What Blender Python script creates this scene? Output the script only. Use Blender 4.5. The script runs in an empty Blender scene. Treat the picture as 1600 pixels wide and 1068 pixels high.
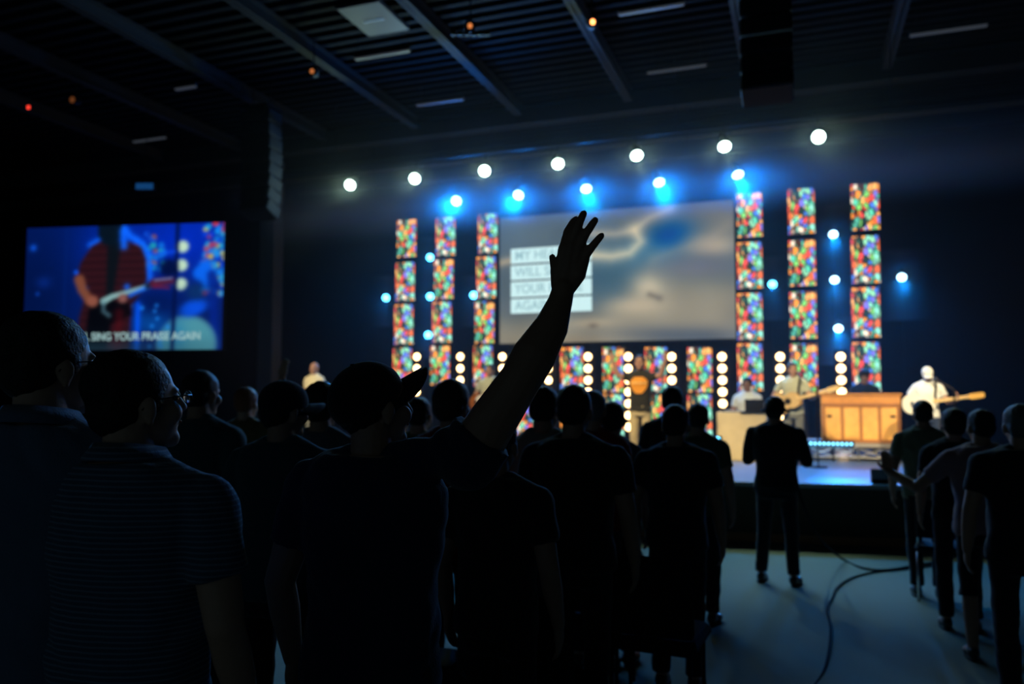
import bpy, math, random
import numpy as np
from mathutils import Vector, Matrix, noise, Euler
R = math.radians
scene = bpy.context.scene
col = scene.collection

# ------------------------------------------------------------------ camera
FPX = 1600 * 28 / 36.0            # focal length in pixels of the 1600 wide frame
HZ = 615.0                        # image row of the horizon
CAMZ = 1.795
YAW = R(19.9)
PITCH = math.atan((HZ - 534) / FPX)
cam_d = bpy.data.cameras.new('camera')
cam_d.lens = 28; cam_d.sensor_width = 36
cam_d.clip_start = 0.05; cam_d.clip_end = 200
cam_d.dof.use_dof = True
cam_d.dof.focus_distance = 2.22
cam_d.dof.aperture_fstop = 2.0
cam = bpy.data.objects.new('camera', cam_d)
col.objects.link(cam)
cam.location = (0, 0, CAMZ)
cam.rotation_euler = (math.pi / 2 + PITCH, 0, YAW)
scene.camera = cam
# ------------------------------------------------------------------ world, exposure
scene.view_settings.view_transform = 'Standard'
scene.view_settings.look = 'None'
scene.view_settings.exposure = 0.0
scene.view_settings.gamma = 1.0
scene.view_settings.use_curve_mapping = False
w = bpy.data.worlds.new('hall_fill'); scene.world = w
w.use_nodes = True
w.node_tree.nodes['Background'].inputs[0].default_value = (0.42, 0.80, 1.0, 1)
w.node_tree.nodes['Background'].inputs[1].default_value = 0.05  # dim blue fill added, entering by the open back of the hall

Fh = Vector((-math.sin(YAW), math.cos(YAW), 0))
Rt = Vector((math.cos(YAW), math.sin(YAW), 0))
Fw = Fh * math.cos(PITCH) + Vector((0, 0, 1)) * math.sin(PITCH)
Up = Vector((0, 0, 1)) * math.cos(PITCH) - Fh * math.sin(PITCH)
C0 = Vector((0, 0, CAMZ))
def ray(px, py): return Fw + Rt * ((px - 800) / FPX) + Up * ((534 - py) / FPX)
def P(px, py, d): return C0 + ray(px, py) * d          # a point of the photo at view depth d
def PY(px, py, Y):                                      # ... on the plane y = Y
    r = ray(px, py); return C0 + r * (Y / r.y)
def PZ(px, py, z):                                      # ... on the plane z = z
    r = ray(px, py); return C0 + r * ((z - CAMZ) / r.z)

def floor_z(x, y):                                      # the seating floor rises a little to the back
    t = min(max((6.0 - y) / 4.2, 0), 1)
    return 0.12 * t
STAGE = 0.72
def stage_front(x): return 10.1 + 0.02 * (x + 3) ** 2

# ------------------------------------------------------------------ materials
_m = {}
def lin(c):
    f = lambda v: v / 12.92 if v <= 0.04045 else ((v + 0.055) / 1.055) ** 2.4
    return tuple(f(v) for v in c)
def mat(name, c, rough=0.7, metal=0.0, spec=0.3, bump=0.0, bscale=40, var=0.0, sheen=0.0, stripes=None, coat=0):
    if name in _m: return _m[name]
    m = bpy.data.materials.new(name); m.use_nodes = True; nt = m.node_tree
    b = nt.nodes['Principled BSDF']
    b.inputs['Base Color'].default_value = (*c, 1)
    b.inputs['Roughness'].default_value = rough
    b.inputs['Metallic'].default_value = metal
    b.inputs['Specular IOR Level'].default_value = spec
    if sheen: b.inputs['Sheen Weight'].default_value = sheen
    if coat: b.inputs['Coat Weight'].default_value = coat
    tc = nt.nodes.new('ShaderNodeTexCoord')
    n = nt.nodes.new('ShaderNodeTexNoise'); n.inputs['Scale'].default_value = bscale; n.inputs['Detail'].default_value = 5
    nt.links.new(tc.outputs['Object'], n.inputs['Vector'])
    if var or stripes:
        mx = nt.nodes.new('ShaderNodeMix'); mx.data_type = 'RGBA'
        mx.inputs[6].default_value = (*[v * (1 - var) for v in c], 1); mx.inputs[7].default_value = (*[min(v * (1 + var), 1) for v in c], 1)
        nt.links.new(n.outputs['Fac'], mx.inputs[0])
        out = mx.outputs[2]
        if stripes:
            wv = nt.nodes.new('ShaderNodeTexWave'); wv.wave_type = 'BANDS'; wv.bands_direction = 'Z'
            wv.inputs['Scale'].default_value = stripes[0]; wv.inputs['Distortion'].default_value = 0.15
            nt.links.new(tc.outputs['Object'], wv.inputs['Vector'])
            rp = nt.nodes.new('ShaderNodeValToRGB'); rp.color_ramp.elements[0].position = .70; rp.color_ramp.elements[1].position = .78
            nt.links.new(wv.outputs['Fac'], rp.inputs[0])
            m2 = nt.nodes.new('ShaderNodeMix'); m2.data_type = 'RGBA'
            nt.links.new(rp.outputs[0], m2.inputs[0]); nt.links.new(out, m2.inputs[6]); m2.inputs[7].default_value = (*stripes[1], 1)
            out = m2.outputs[2]
        nt.links.new(out, b.inputs['Base Color'])
    if bump:
        bp = nt.nodes.new('ShaderNodeBump'); bp.inputs['Strength'].default_value = bump; bp.inputs['Distance'].default_value = 0.01
        nt.links.new(n.outputs['Fac'], bp.inputs['Height']); nt.links.new(bp.outputs[0], b.inputs['Normal'])
    _m[name] = m; return m
def emis(name, c, s):
    if name in _m: return _m[name]
    m = bpy.data.materials.new(name); m.use_nodes = True; nt = m.node_tree
    b = nt.nodes['Principled BSDF']
    b.inputs['Base Color'].default_value = (0.02, 0.02, 0.02, 1)
    b.inputs['Emission Color'].default_value = (*c, 1); b.inputs['Emission Strength'].default_value = s
    _m[name] = m; return m
def fabric(name, c, rough=0.95): return mat(name, c, rough, 0, 0.1, 0.35, 160, 0.12, 0.15)
BLACKMETAL = mat('black_metal', (.012, .012, .014), .5, .6, .4, .05, 60)
BLACKPAINT = mat('black_paint', (.010, .011, .013), .75, 0, .25, .1, 30, .2)
CHROME = mat('chrome', (.6, .62, .65), .2, 1, .5)
SKIN = mat('skin', (.46, .25, .17), .55, 0, .35, .12, 90, .08)
SKIN2 = mat('tan_and_shaded_skin', (.33, .17, .11), .55, 0, .35, .12, 90, .08)
HAIRD = mat('dark_hair', (.012, .009, .007), .6, 0, .3, .8, 120, .3)
HAIRB = mat('brown_hair', (.05, .028, .015), .6, 0, .3, .8, 120, .3)
HAIRG = mat('grey_hair', (.10, .10, .10), .6, 0, .3, .8, 120, .3)
HAIRR = mat('red_brown_hair', (.20, .06, .025), .6, 0, .3, .8, 120, .3)
SHOE = mat('dark_leather', (.02, .017, .015), .35, 0, .5, .1, 60)
SOLE = mat('rubber', (.05, .05, .05), .7)
EYE = mat('eye', (.05, .04, .035), .15, 0, .6)
LIP = mat('lips', (.30, .11, .09), .5)

# ------------------------------------------------------------------ object helpers
def tag(o, label=None, cat=None, group=None, kind=None):
    if label: o['label'] = label
    if cat: o['category'] = cat
    if group: o['group'] = group
    if kind: o['kind'] = kind
    return o
def empty(name, loc, rz=0.0, label=None, cat=None, group=None):
    o = bpy.data.objects.new(name, None); col.objects.link(o)
    o.location = loc; o.rotation_euler = (0, 0, rz); o.empty_display_size = .1
    return tag(o, label, cat, group)
def copy_tree(o, parent=None):
    c = o.copy(); col.objects.link(c); c.parent = parent
    for ch in o.children: copy_tree(ch, c)
    return c
class MB:
    """collects shapes, links them as one mesh object"""
    def __init__(s): s.v = []; s.f = []
    def add(s, vs, fs):
        k = len(s.v); s.v += [tuple(p) for p in vs]; s.f += [tuple(i + k for i in f) for f in fs]; return s
    def box(s, c, size, rot=None):
        hx, hy, hz = [q / 2 for q in size]; c = Vector(c)
        vs = [Vector((x, y, z)) for x in (-hx, hx) for y in (-hy, hy) for z in (-hz, hz)]
        if rot is not None: vs = [rot @ p for p in vs]
        return s.add([c + p for p in vs], [(0, 1, 3, 2), (4, 6, 7, 5), (0, 4, 5, 1), (2, 3, 7, 6), (0, 2, 6, 4), (1, 5, 7, 3)])
    def bbox(s, c, size, b=0.01, rot=None):              # box with chamfered edges (all four long vertical ones and the rims)
        hx, hy, hz = [q / 2 for q in size]; c = Vector(c); b = min(b, hx * .9, hy * .9, hz * .9)
        ring = lambda ix, iy: [(-hx + ix, -hy + iy + b), (-hx + ix + b, -hy + iy), (hx - ix - b, -hy + iy), (hx - ix, -hy + iy + b), (hx - ix, hy - iy - b), (hx - ix - b, hy - iy), (-hx + ix + b, hy - iy), (-hx + ix, hy - iy - b)]
        vs = []
        for z, i in ((-hz, b * .6), (-hz + b, 0), (hz - b, 0), (hz, b * .6)): vs += [Vector((x, y, z)) for x, y in ring(i, i)]
        if rot is not None: vs = [rot @ p for p in vs]
        fs = [tuple(range(7, -1, -1)), tuple(range(24, 32))]
        for k in range(3):
            for j in range(8): fs.append((k * 8 + j, k * 8 + (j + 1) % 8, k * 8 + 8 + (j + 1) % 8, k * 8 + 8 + j))
        return s.add([c + p for p in vs], fs)
    def cyl(s, a, b, r0, r1=None, n=16, caps=True):
        a = Vector(a); b = Vector(b); r1 = r0 if r1 is None else r1
        ax = (b - a).normalized(); t = Vector((0, 0, 1)) if abs(ax.z) < .9 else Vector((1, 0, 0))
        u = ax.cross(t).normalized(); w_ = ax.cross(u)
        vs = []
        for c, r in ((a, r0), (b, r1)):
            vs += [c + u * (r * math.cos(2 * math.pi * i / n)) + w_ * (r * math.sin(2 * math.pi * i / n)) for i in range(n)]
        fs = [(i, (i + 1) % n, n + (i + 1) % n, n + i) for i in range(n)]
        if caps: fs += [tuple(range(n - 1, -1, -1)), tuple(range(n, 2 * n))]
        return s.add(vs, fs)
    def tube(s, pts, r, n=8):
        pts = [Vector(p) for p in pts]; vs = []; fs = []
        rs = r if isinstance(r, (list, tuple)) else [r] * len(pts)
        u = None
        for i, p in enumerate(pts):
            d = (pts[min(i + 1, len(pts) - 1)] - pts[max(i - 1, 0)]).normalized()
            if u is None:
                t = Vector((0, 0, 1)) if abs(d.z) < .9 else Vector((1, 0, 0)); u = d.cross(t).normalized()
            else: u = (u - d * u.dot(d)).normalized()
            q = d.cross(u)
            vs += [p + u * (rs[i] * math.cos(2 * math.pi * k / n)) + q * (rs[i] * math.sin(2 * math.pi * k / n)) for k in range(n)]
        for i in range(len(pts) - 1):
            for k in range(n): fs.append((i * n + k, i * n + (k + 1) % n, (i + 1) * n + (k + 1) % n, (i + 1) * n + k))
        fs += [tuple(range(n - 1, -1, -1)), tuple(range((len(pts) - 1) * n, len(pts) * n))]
        return s.add(vs, fs)
    def ell(s, c, r, rot=None, nu=16, nv=10):
        c = Vector(c); vs = [Vector((0, 0, -r[2]))]
        for j in range(1, nv):
            a = -math.pi / 2 + math.pi * j / nv
            for i in range(nu):
                b = 2 * math.pi * i / nu
                vs.append(Vector((r[0] * math.cos(a) * math.cos(b), r[1] * math.cos(a) * math.sin(b), r[2] * math.sin(a))))
        vs.append(Vector((0, 0, r[2]))); L = len(vs) - 1
        if rot is not None: vs = [rot @ p for p in vs]
        fs = [(0, 1 + (i + 1) % nu, 1 + i) for i in range(nu)]
        for j in range(nv - 2):
            for i in range(nu): fs.append((1 + j * nu + i, 1 + j * nu + (i + 1) % nu, 1 + (j + 1) * nu + (i + 1) % nu, 1 + (j + 1) * nu + i))
        fs += [(L, 1 + (nv - 2) * nu + i, 1 + (nv - 2) * nu + (i + 1) % nu) for i in range(nu)]
        return s.add([c + p for p in vs], fs)
    def cap(s, a, b, r0, r1=None, ends=True):            # tapered capsule
        r1 = r0 if r1 is None else r1
        s.cyl(a, b, r0, r1, 14)
        if ends: s.ell(a, (r0,) * 3, nu=14, nv=8); s.ell(b, (r1,) * 3, nu=14, nv=8)
        return s
    def loft(s, secs, n=24, M=None):                     # secs: (x, y, z, rx, ry)
        vs = []; fs = []
        for (x, y, z, rx, ry) in secs:
            for i in range(n):
                a = 2 * math.pi * i / n; ca, sa = math.cos(a), math.sin(a)
                e = 0.85
                vs.append(Vector((x + rx * math.copysign(abs(ca) ** e, ca), y + ry * math.copysign(abs(sa) ** e, sa), z)))
        if M is not None: vs = [M @ p for p in vs]
        for k in range(len(secs) - 1):
            for i in range(n): fs.append((k * n + i, k * n + (i + 1) % n, (k + 1) * n + (i + 1) % n, (k + 1) * n + i))
        fs += [tuple(range(n - 1, -1, -1)), tuple(range((len(secs) - 1) * n, len(secs) * n))]
        return s.add(vs, fs)
    def prism(s, pts, z0, z1, M=None):                   # outline in xy, extruded along z
        n = len(pts); vs = [Vector((x, y, z0)) for x, y in pts] + [Vector((x, y, z1)) for x, y in pts]
        if M is not None: vs = [M @ p for p in vs]
        fs = [tuple(range(n - 1, -1, -1)), tuple(range(n, 2 * n))] + [(i, (i + 1) % n, n + (i + 1) % n, n + i) for i in range(n)]
        return s.add(vs, fs)
    def mesh(s, name):
        me = bpy.data.meshes.new(name); me.from_pydata(s.v, [], s.f); me.update(); return me
    def build(s, name, m, parent=None, smooth=False, loc=None):
        me = s.mesh(name); me.materials.append(m)
        if smooth: me.polygons.foreach_set('use_smooth', [True] * len(me.polygons))
        o = bpy.data.objects.new(name, me); col.objects.link(o)
        if parent: o.parent = parent
        if loc is not None: o.location = loc
        return o
    def blob(s, name, m, parent=None, voxel=0.01, it=2, disp=None):
        """all shapes fused into one continuous smooth surface"""
        me = s.mesh(name); o = bpy.data.objects.new(name, me); col.objects.link(o)
        md = o.modifiers.new('fuse', 'REMESH'); md.mode = 'VOXEL'; md.voxel_size = voxel; md.use_smooth_shade = True
        if it:
            sm = o.modifiers.new('soften', 'SMOOTH'); sm.factor = .5; sm.iterations = it
        dg = bpy.context.evaluated_depsgraph_get()
        m2 = bpy.data.meshes.new_from_object(o.evaluated_get(dg)); m2.name = name
        o.modifiers.clear(); o.data = m2; bpy.data.meshes.remove(me)
        if disp:
            n = len(m2.vertices); co = np.empty(n * 3, 'f'); m2.vertices.foreach_get('co', co); co = co.reshape(-1, 3)
            no = np.empty(n * 3, 'f'); m2.vertices.foreach_get('normal', no); no = no.reshape(-1, 3)
            co += no * disp(co)[:, None]; m2.vertices.foreach_set('co', co.ravel()); m2.update()
        m2.materials.clear(); m2.materials.append(m)
        m2.polygons.foreach_set('use_smooth', [True] * len(m2.polygons))
        if parent: o.parent = parent
        return o
def struct(o): o['kind'] = 'structure'; return o

def folds(seed, amp=.007, stretch=(5, 5, 9)):            # cloth folds as displacement
    off = np.array([seed * 3.1, seed * 1.7, seed * .9])
    def f(co):
        p = co * np.array(stretch) + off
        out = np.array([noise.noise(Vector(q)) for q in p])
        p2 = np.stack([co[:, 0] * 11 + co[:, 2] * 9, co[:, 1] * 11 - co[:, 2] * 5, co[:, 2] * 7], 1) + off
        out2 = np.array([abs(noise.noise(Vector(q))) for q in p2])
        return (out * amp + (out2 - .2) * amp * 1.1).astype('f')
    return f
def strands(seed, amp=.004):
    def f(co):
        return np.array([noise.noise(Vector((q[0] * 60 + seed, q[1] * 25, q[2] * 22))) * amp for q in co], 'f')
    return f

# ------------------------------------------------------------------ people
def mk_hand(b, wrist, d, nrm, side, k=1.0, curl=.35, spread=.1):
    """palm and five fingers. d: pointing direction, nrm: palm normal, side: vector towards the thumb"""
    d = Vector(d).normalized(); side = Vector(side); side = (side - d * side.dot(d)).normalized(); nrm = Vector(nrm)
    nrm = d.cross(side) * (1 if d.cross(side).dot(nrm) > 0 else -1)
    w0 = Vector(wrist)
    L = .085 * k
    rot = Matrix((side, nrm, d)).transposed()
    b.ell(w0 + d * L * .55, (.042 * k, .019 * k, .056 * k), rot)
    for i, (off, ln) in enumerate(((.030, .070), (.010, .080), (-.010, .074), (-.029, .058))):
        base = w0 + d * L * (.95 - .03 * abs(i - 1)) + side * off * k
        dd = (d + side * off * spread * 25 * .35).normalized(); p = base; ang = 0
        for j, fr in enumerate((.5, .3, .2)):
            ang += curl * (1.0 if j else .6)
            q = p + (dd * math.cos(ang) + nrm * math.sin(ang)) * ln * k * fr * 1.05
            b.cap(p, q, (.0092 - .0009 * j) * k, (.0088 - .0009 * j) * k); p = q
    tb = w0 + d * .022 * k + side * .028 * k
    t1 = tb + (d * .6 + side * .65 + nrm * .35).normalized() * .04 * k
    t2 = t1 + (d * .85 + side * .25 + nrm * .45).normalized() * .03 * k
    b.cap(tb, t1, .014 * k, .011 * k); b.cap(t1, t2, .011 * k, .0085 * k)

ARMS = {  # elbow, wrist, hand direction, palm normal, thumb side   (x is outward)
    'down': ((.238, -.03, 1.14), (.245, .06, .90), (.0, .15, -1), (-1, 0, 0), (0, 1, 0)),
    'pocket': ((.285, -.09, 1.16), (.20, .04, .95), (-.2, .3, -1), (-1, 0, 0), (0, 1, 0)),
    'front': ((.29, .0, 1.16), (.07, .25, 1.14), (-1, .25, .1), (0, -1, 0), (0, 0, 1)),
    'camera': ((.232, .05, 1.15), (.12, .27, 1.26), (-.3, .6, .6), (-1, 0, 0), (0, 0, 1)),
    'raised': ((.33, .06, 1.62), (.30, .12, 1.87), (.05, .1, 1), (0, 1, 0), (-1, 0, 0)),
    'open': ((.36, .10, 1.20), (.50, .30, 1.32), (.3, .45, .8), (-.2, -.4, .7), (.8, -.3, .2)),
    'strum': ((.33, -.06, 1.16), (.08, .20, 1.06), (-1, .1, -.25), (0, -1, 0), (0, 0, 1)),
    'fret': ((.30, .10, 1.14), (.42, .28, 1.18), (.0, .5, .8), (-.3, -1, 0), (0, 0, 1)),
    'keys': ((.26, .05, 1.13), (.17, .32, 1.09), (0, 1, -.1), (0, 0, -1), (-1, 0, 0)),
}
def person(label, px=None, ytop=None, d=None, face=0.0, loc=None, H=None, head=(0, 0), arms=('down', 'down'), build=1.0,
           shirt=None, sleeve='short', trousers=None, shoes=SHOE, skin=SKIN, hair='short', hairmat=HAIRD, cap=None, hat_h=0.0,
           stance=.10, seed=1, voxel=.0095, cvox=.013, group=None, base=None, collar=False, eyes=False, glasses=False,
           hero=None, slen=.62, tilt=0, belly=0.0, shorts=False, capm=None, lean=0.0, sit=False, hidez=None):
    """H is the height to the top of the head; the root empty stands on the floor"""
    if loc is None:
        top = P(px, ytop, d); gz = floor_z(top.x, top.y) if base is None else base
        if H is None: H = top.z - gz - hat_h
        loc = (top.x, top.y, gz)
    S = H / 1.75
    if sit: S = 1.0
    root = empty('person', loc, R(face), label, 'person', group)
    # ---- key points of the body in its own frame (x right, y forward)
    B = build
    def z_(z): return z * S
    hz = H - .145 * S if not sit else H - .145                   # head centre
    hd = Vector((0, .015 + lean, hz))
    Rh = Euler((R(head[1]), 0, R(-head[0])), 'XYZ').to_matrix()
    hp = lambda x, y, z: hd + Rh @ Vector((x * S, y * S, z * S))
    dz = (H - 1.75 * S) if not sit else (H - 1.75)
    T = lambda x, y, z: Vector((x * S, y * S, z * S + dz))
    sh = [T(-.176 * B, 0, 1.400), T(.176 * B, 0, 1.400)]
    arm = []
    for i, a in enumerate(arms):
        sx = -1 if i == 0 else 1
        if isinstance(a, str): a = ARMS[a]
        e, wr, hd_, pn, ts = a
        f = lambda v, p=True: T(v[0] * sx * (B if p else 1), v[1], v[2])
        g = lambda v: Vector((v[0] * sx, v[1], v[2]))
        arm.append([sh[i], f(e), f(wr), g(hd_), g(pn), g(ts)])
    if sit: legs = [[T(-.09, 0, .95), T(-.12, .42, .93), T(-.13, .40, .50)], [T(.09, 0, .95), T(.12, .42, .93), T(.13, .40, .50)]]
    else: legs = [[T(-.09 * B, 0, .90), T(-(.09 + stance) / 2 - .01, .015, .49), T(-stance, -.03, .085)],
                  [T(.09 * B, 0, .90), T((.09 + stance) / 2 + .01, .015, .49), T(stance, -.03, .085)]]
    def torso(b, g, z0=.80, z1=1.52):
        sec = [(0, 0, .80, .150, .105), (0, -.01, .90, .166, .118), (0, 0, .98, .160, .112 + belly * .5), (0, .01 + belly * .4, 1.08, .148 + belly * .4, .108 + belly), (0, .01 + belly * .3, 1.20, .158, .114 + belly * .6),
               (0, .01, 1.32, .175, .120), (0, 0, 1.40, .178, .108), (0, -.005, 1.455, .150, .086), (0, -.01, 1.495, .096, .070), (0, -.008, 1.53, .066, .063)]
        b.loft([((x) * S, (y) * S, z * S + dz, (rx * B + g) * S, (ry * (B * .5 + .5) + g) * S) for x, y, z, rx, ry in sec if z0 - 1e-6 <= z <= z1 + 1e-6], 28)
    to_loc = lambda p: Matrix.Rotation(-R(face), 3, 'Z') @ (Vector(p) - Vector(loc))
    if hero: arm[1][0:3] = [to_loc(q) for q in hero['arm']]
    # ---- body, one continuous surface
    b = MB(); torso(b, -.008)
    b.cap(T(0, -.01, 1.47), hd + Vector((0, -.03 * S, -.04 * S)), .060 * S, .055 * S)
    b.ell(hp(0, -.012, .055), (.079 * S, .098 * S, .088 * S), Rh, 24, 16)
    b.ell(hp(0, .022, -.02), (.060 * S, .068 * S, .078 * S), Rh, 20, 12)
    b.ell(hp(0, .068, -.072), (.030 * S, .022 * S, .024 * S), Rh)
    b.ell(hp(0, .078, .042), (.050 * S, .016 * S, .012 * S), Rh)
    b.ell(hp(0, .080, -.036), (.024 * S, .014 * S, .012 * S), Rh)
    b.cap(hp(0, .088, .035), hp(0, .106, -.002), .009 * S, .013 * S)
    b.ell(hp(0, .096, -.008), (.018 * S, .012 * S, .010 * S), Rh)
    for sx in (-1, 1):
        b.ell(hp(.045 * sx, .060, -.008), (.022 * S, .026 * S, .028 * S), Rh)
        b.ell(hp(.080 * sx, -.006, .006), (.009 * S, .019 * S, .031 * S), Rh @ Euler((R(-12), 0, R(-22 * sx)), 'XYZ').to_matrix())
        b.ell(hp(.083 * sx, -.008, -.018), (.008 * S, .010 * S, .012 * S), Rh)
    if True:
        if hero: hero['fn'](b, to_loc)
        for s0, e, wr, hdir, pn, ts in (arm if hero is None else arm[:1]):
            b.cap(s0, e, .056 * S * (B * .5 + .5), .043 * S); b.cap(e, e + (wr - e) * .35, .042 * S, .043 * S); b.cap(e + (wr - e) * .35, wr, .043 * S, .028 * S)
            mk_hand(b, wr, hdir, pn, ts, S)
    for h, k, a in legs:
        b.cap(h, k, .074 * S, .052 * S); b.cap(k, k + (a - k) * .35, .051 * S, .054 * S); b.cap(k + (a - k) * .35, a, .054 * S, .036 * S)
        b.cap(a + Vector((0, -.02, -.03)) * S, a + Vector((math.copysign(.02, a.x), .13, -.05)) * S, .030 * S, .022 * S)
    body = b.blob('body', skin, root, voxel, 2)
    # ---- shirt
    g = .012
    s_ = MB(); torso(s_, g, .90, 1.50)
    s_.loft([(0, -.002 * S, .86 * S + dz, (.174 * B) * S, .130 * S), (0, 0, .90 * S + dz, (.178 * B) * S, (.132) * S), (0, 0, .93 * S + dz, .176 * B * S, .128 * S)], 28)
    for i, (s0, e, wr, hdir, pn, ts) in enumerate(arm):
        inn = s0 + Vector((math.copysign(.05, -s0.x) * S, 0, .01 * S))
        s_.cap(inn, s0, .066 * S, (.066 if not (hero and i) else .084) * S * (B * .5 + .5))
        s_.cap(T(math.copysign(.055, s0.x), -.010, 1.480), s0 + Vector((0, 0, .004)), .048 * S, .058 * S)
        if sleeve == 'short':
            m_ = s0 + (e - s0) * (slen if not (hero and i) else .27); s_.cyl(s0, m_, (.068 if not (hero and i) else .084) * S * (B * .5 + .5), (.064 if not (hero and i) else .090) * S, 18)
        else:
            s_.cap(s0, e, .068 * S * (B * .5 + .5), .056 * S); s_.cyl(e, wr, .056 * S, .038 * S, 18)
    so = s_.blob('shirt', shirt, root, cvox, 2, folds(seed, .010 if sleeve == 'short' else .012))
    if collar:
        c = MB(); pts = []
        for k in range(25):
            a = 2 * math.pi * k / 24 + math.pi / 2
            pts.append(T(.076 * math.cos(a), -.008 + .074 * math.sin(a), 1.500 - .012 * math.sin(a)))
        n = len(pts)
        vs = [p for p in pts] + [p + Vector((p.x * .05, p.y * .05, .026)) for p in pts] + [p * 1.0 + Vector((p.x * .34, p.y * .34, -.012)) for p in pts]
        fs = [(i, i + 1, n + i + 1, n + i) for i in range(n - 1)] + [(n + i, n + i + 1, 2 * n + i + 1, 2 * n + i) for i in range(n - 1)]
        c.add(vs, fs); co = c.build('collar', shirt, so, True)
        md = co.modifiers.new('thick', 'SOLIDIFY'); md.thickness = .004
    # ---- trousers
    t = MB()
    if not sit: t.loft([(0, 0, z_(.79) + dz, .150 * B * S, .112 * S), (0, -.008 * S, z_(.90) + dz, .172 * B * S, .125 * S), (0, 0, z_(.99) + dz, .160 * B * S, .112 * S)], 24)
    else: t.loft([(0, .02, z_(.84) + dz, .17, .14), (0, 0, z_(.99) + dz, .165, .12)], 24)
    for h, k, a in legs:
        t.cap(h, k, .086 * S, .066 * S)
        end = k + (a - k) * (.15 if shorts else .97)
        t.cyl(k + (k - end).normalized() * .01, end, .066 * S, (.080 if shorts else .058) * S, 18)
    if trousers is None: trousers = fabric('black_trousers', (.012, .012, .016))
    t.blob('trousers', trousers, root, cvox, 2, folds(seed + 9, .007))
    for h, k, a in legs:
        q = MB(); sx = math.copysign(1, a.x)
        q.ell(a + Vector((0, -.005, -.035)) * S, (.042 * S, .060 * S, .045 * S)); q.ell(a + Vector((.015 * sx, .085, -.050)) * S, (.046 * S, .095 * S, .034 * S))
        q.cap(a + Vector((0, 0, -.02)) * S, a + Vector((.006 * sx, .06, -.035)) * S, .040 * S, .034 * S)
        ob = q.blob('shoe', shoes, root, .008, 1)
        so_ = MB(); pts = []
        for i in range(20):
            an = 2 * math.pi * i / 20; wdt = .044 + .006 * math.sin(an)
            pts.append(((a.x + (.009 * sx + wdt * math.cos(an)) * S), a.y + (.055 + .125 * math.sin(an)) * S))
        so_.prism(pts, a.z - .085 * S, a.z - .066 * S); so_.build('sole', SOLE, ob)
    # ---- hair and headgear
    if hair != 'bald':
        q = MB()
        if hair == 'short' or hair == 'bushy' or hair == 'undercap':
            u = .010 if hair == 'bushy' else 0
            if hair != 'undercap': q.ell(hp(0, -.020, .066), ((.086 + u) * S, (.101 + u) * S, (.088 + u) * S), Rh, 24, 16)
            q.ell(hp(0, -.050, .018), ((.079 + u) * S, (.062 + u) * S, (.075 + u) * S), Rh, 20, 14)
            for sx in (-1, 1): q.ell(hp(.070 * sx, .010, .030), (.012 * S, .026 * S, .035 * S), Rh)
        elif hair == 'long':
            q.ell(hp(0, -.022, .064), (.088 * S, .104 * S, .092 * S), Rh, 24, 16)
            q.ell(hp(0, -.065, -.04), (.088 * S, .058 * S, .14 * S), Rh, 20, 14)
            q.ell(hp(0, -.080, -.14), (.090 * S, .040 * S, .10 * S), Rh, 20, 14)
            for sx in (-1, 1): q.ell(hp(.075 * sx, -.02, -.03), (.022 * S, .045 * S, .12 * S), Rh)
        elif hair == 'bun':
            q.ell(hp(0, -.022, .064), (.083 * S, .102 * S, .088 * S), Rh, 24, 16); q.ell(hp(0, -.050, .01), (.076 * S, .06 * S, .07 * S), Rh)
            q.ell(hp(0, -.125, .06), (.038 * S, .034 * S, .036 * S), Rh)
        q.blob('hair', hairmat, root, min(voxel, .009), 1, strands(seed))
    if cap:
        cm = capm or fabric('black_cap', (.012, .012, .015))
        if cap == 'ball':
            Rk = Rh; hp0 = hp; Rh = Rh @ Matrix.Rotation(R(tilt), 3, 'X'); hp = lambda x, y, z: hd + Rh @ Vector((x * S, y * S, z * S))
            q = MB()
            q.ell(hp(0, -.008, .060), (.089 * S, .112 * S, .094 * S), Rh, 32, 20)
            # flatten below the band: cut the vertices under the rim
            vv = []
            for p in q.v:
                l = Rh.inverted() @ (Vector(p) - hd) / S
                zr = .020 + (l.y * .22 if l.y > 0 else l.y * .05)
                if l.z < zr: l.z = zr + (l.z - zr) * .12
                vv.append(tuple(hd + Rh @ (l * S)))
            q.v = vv
            co = q.blob('baseball_cap', cm, root, .006, 2)
            r = MB(); N = 24; vs = []; fs = []
            for j, tt in enumerate((0, .35, .7, 1)):
                for i in range(N + 1):
                    a = math.pi * i / N
                    bx = math.cos(a)
                    x = .080 * bx * (1 - .06 * tt); y0 = .096 * math.sin(a) * .98 - .006
                    y = y0 + tt * .112 * max(math.sin(a), 0) ** .45
                    zz = .048 + .004 * tt - (bx ** 2) * (.030 + .020 * tt)
                    vs.append(hp(x, y, zz))
            for j in range(3):
                for i in range(N): fs.append((j * (N + 1) + i, j * (N + 1) + i + 1, (j + 1) * (N + 1) + i + 1, (j + 1) * (N + 1) + i))
            r.add(vs, fs); bo = r.build('brim', cm, co, True); md = bo.modifiers.new('thick', 'SOLIDIFY'); md.thickness = .005 * S; md.offset = 0
            k = MB(); k.ell(hp(0, -.008, .154), (.007, .007, .004)); k.build('button', cm, co, True); Rh = Rk; hp = hp0
        elif cap == 'bucket':
            q = MB(); secs = [(.142, .045, .055), (.135, .070, .085), (.10, .084, .104), (.050, .092, .112), (.018, .136, .152), (.010, .136, .152), (.030, .090, .108)]
            n = 28; vs = []; fs = []
            for z, rx, ry in secs:
                vs += [hp(rx * math.cos(2 * math.pi * i / n), -.012 + ry * math.sin(2 * math.pi * i / n), z) for i in range(n)]
            for k in range(len(secs) - 1):
                for i in range(n): fs.append((k * n + i, k * n + (i + 1) % n, (k + 1) * n + (i + 1) % n, (k + 1) * n + i))
            fs.append(tuple(range(n))); q.add(vs, fs); q.build('brimmed_hat', cm, root, True)
        elif cap == 'phones':
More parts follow.
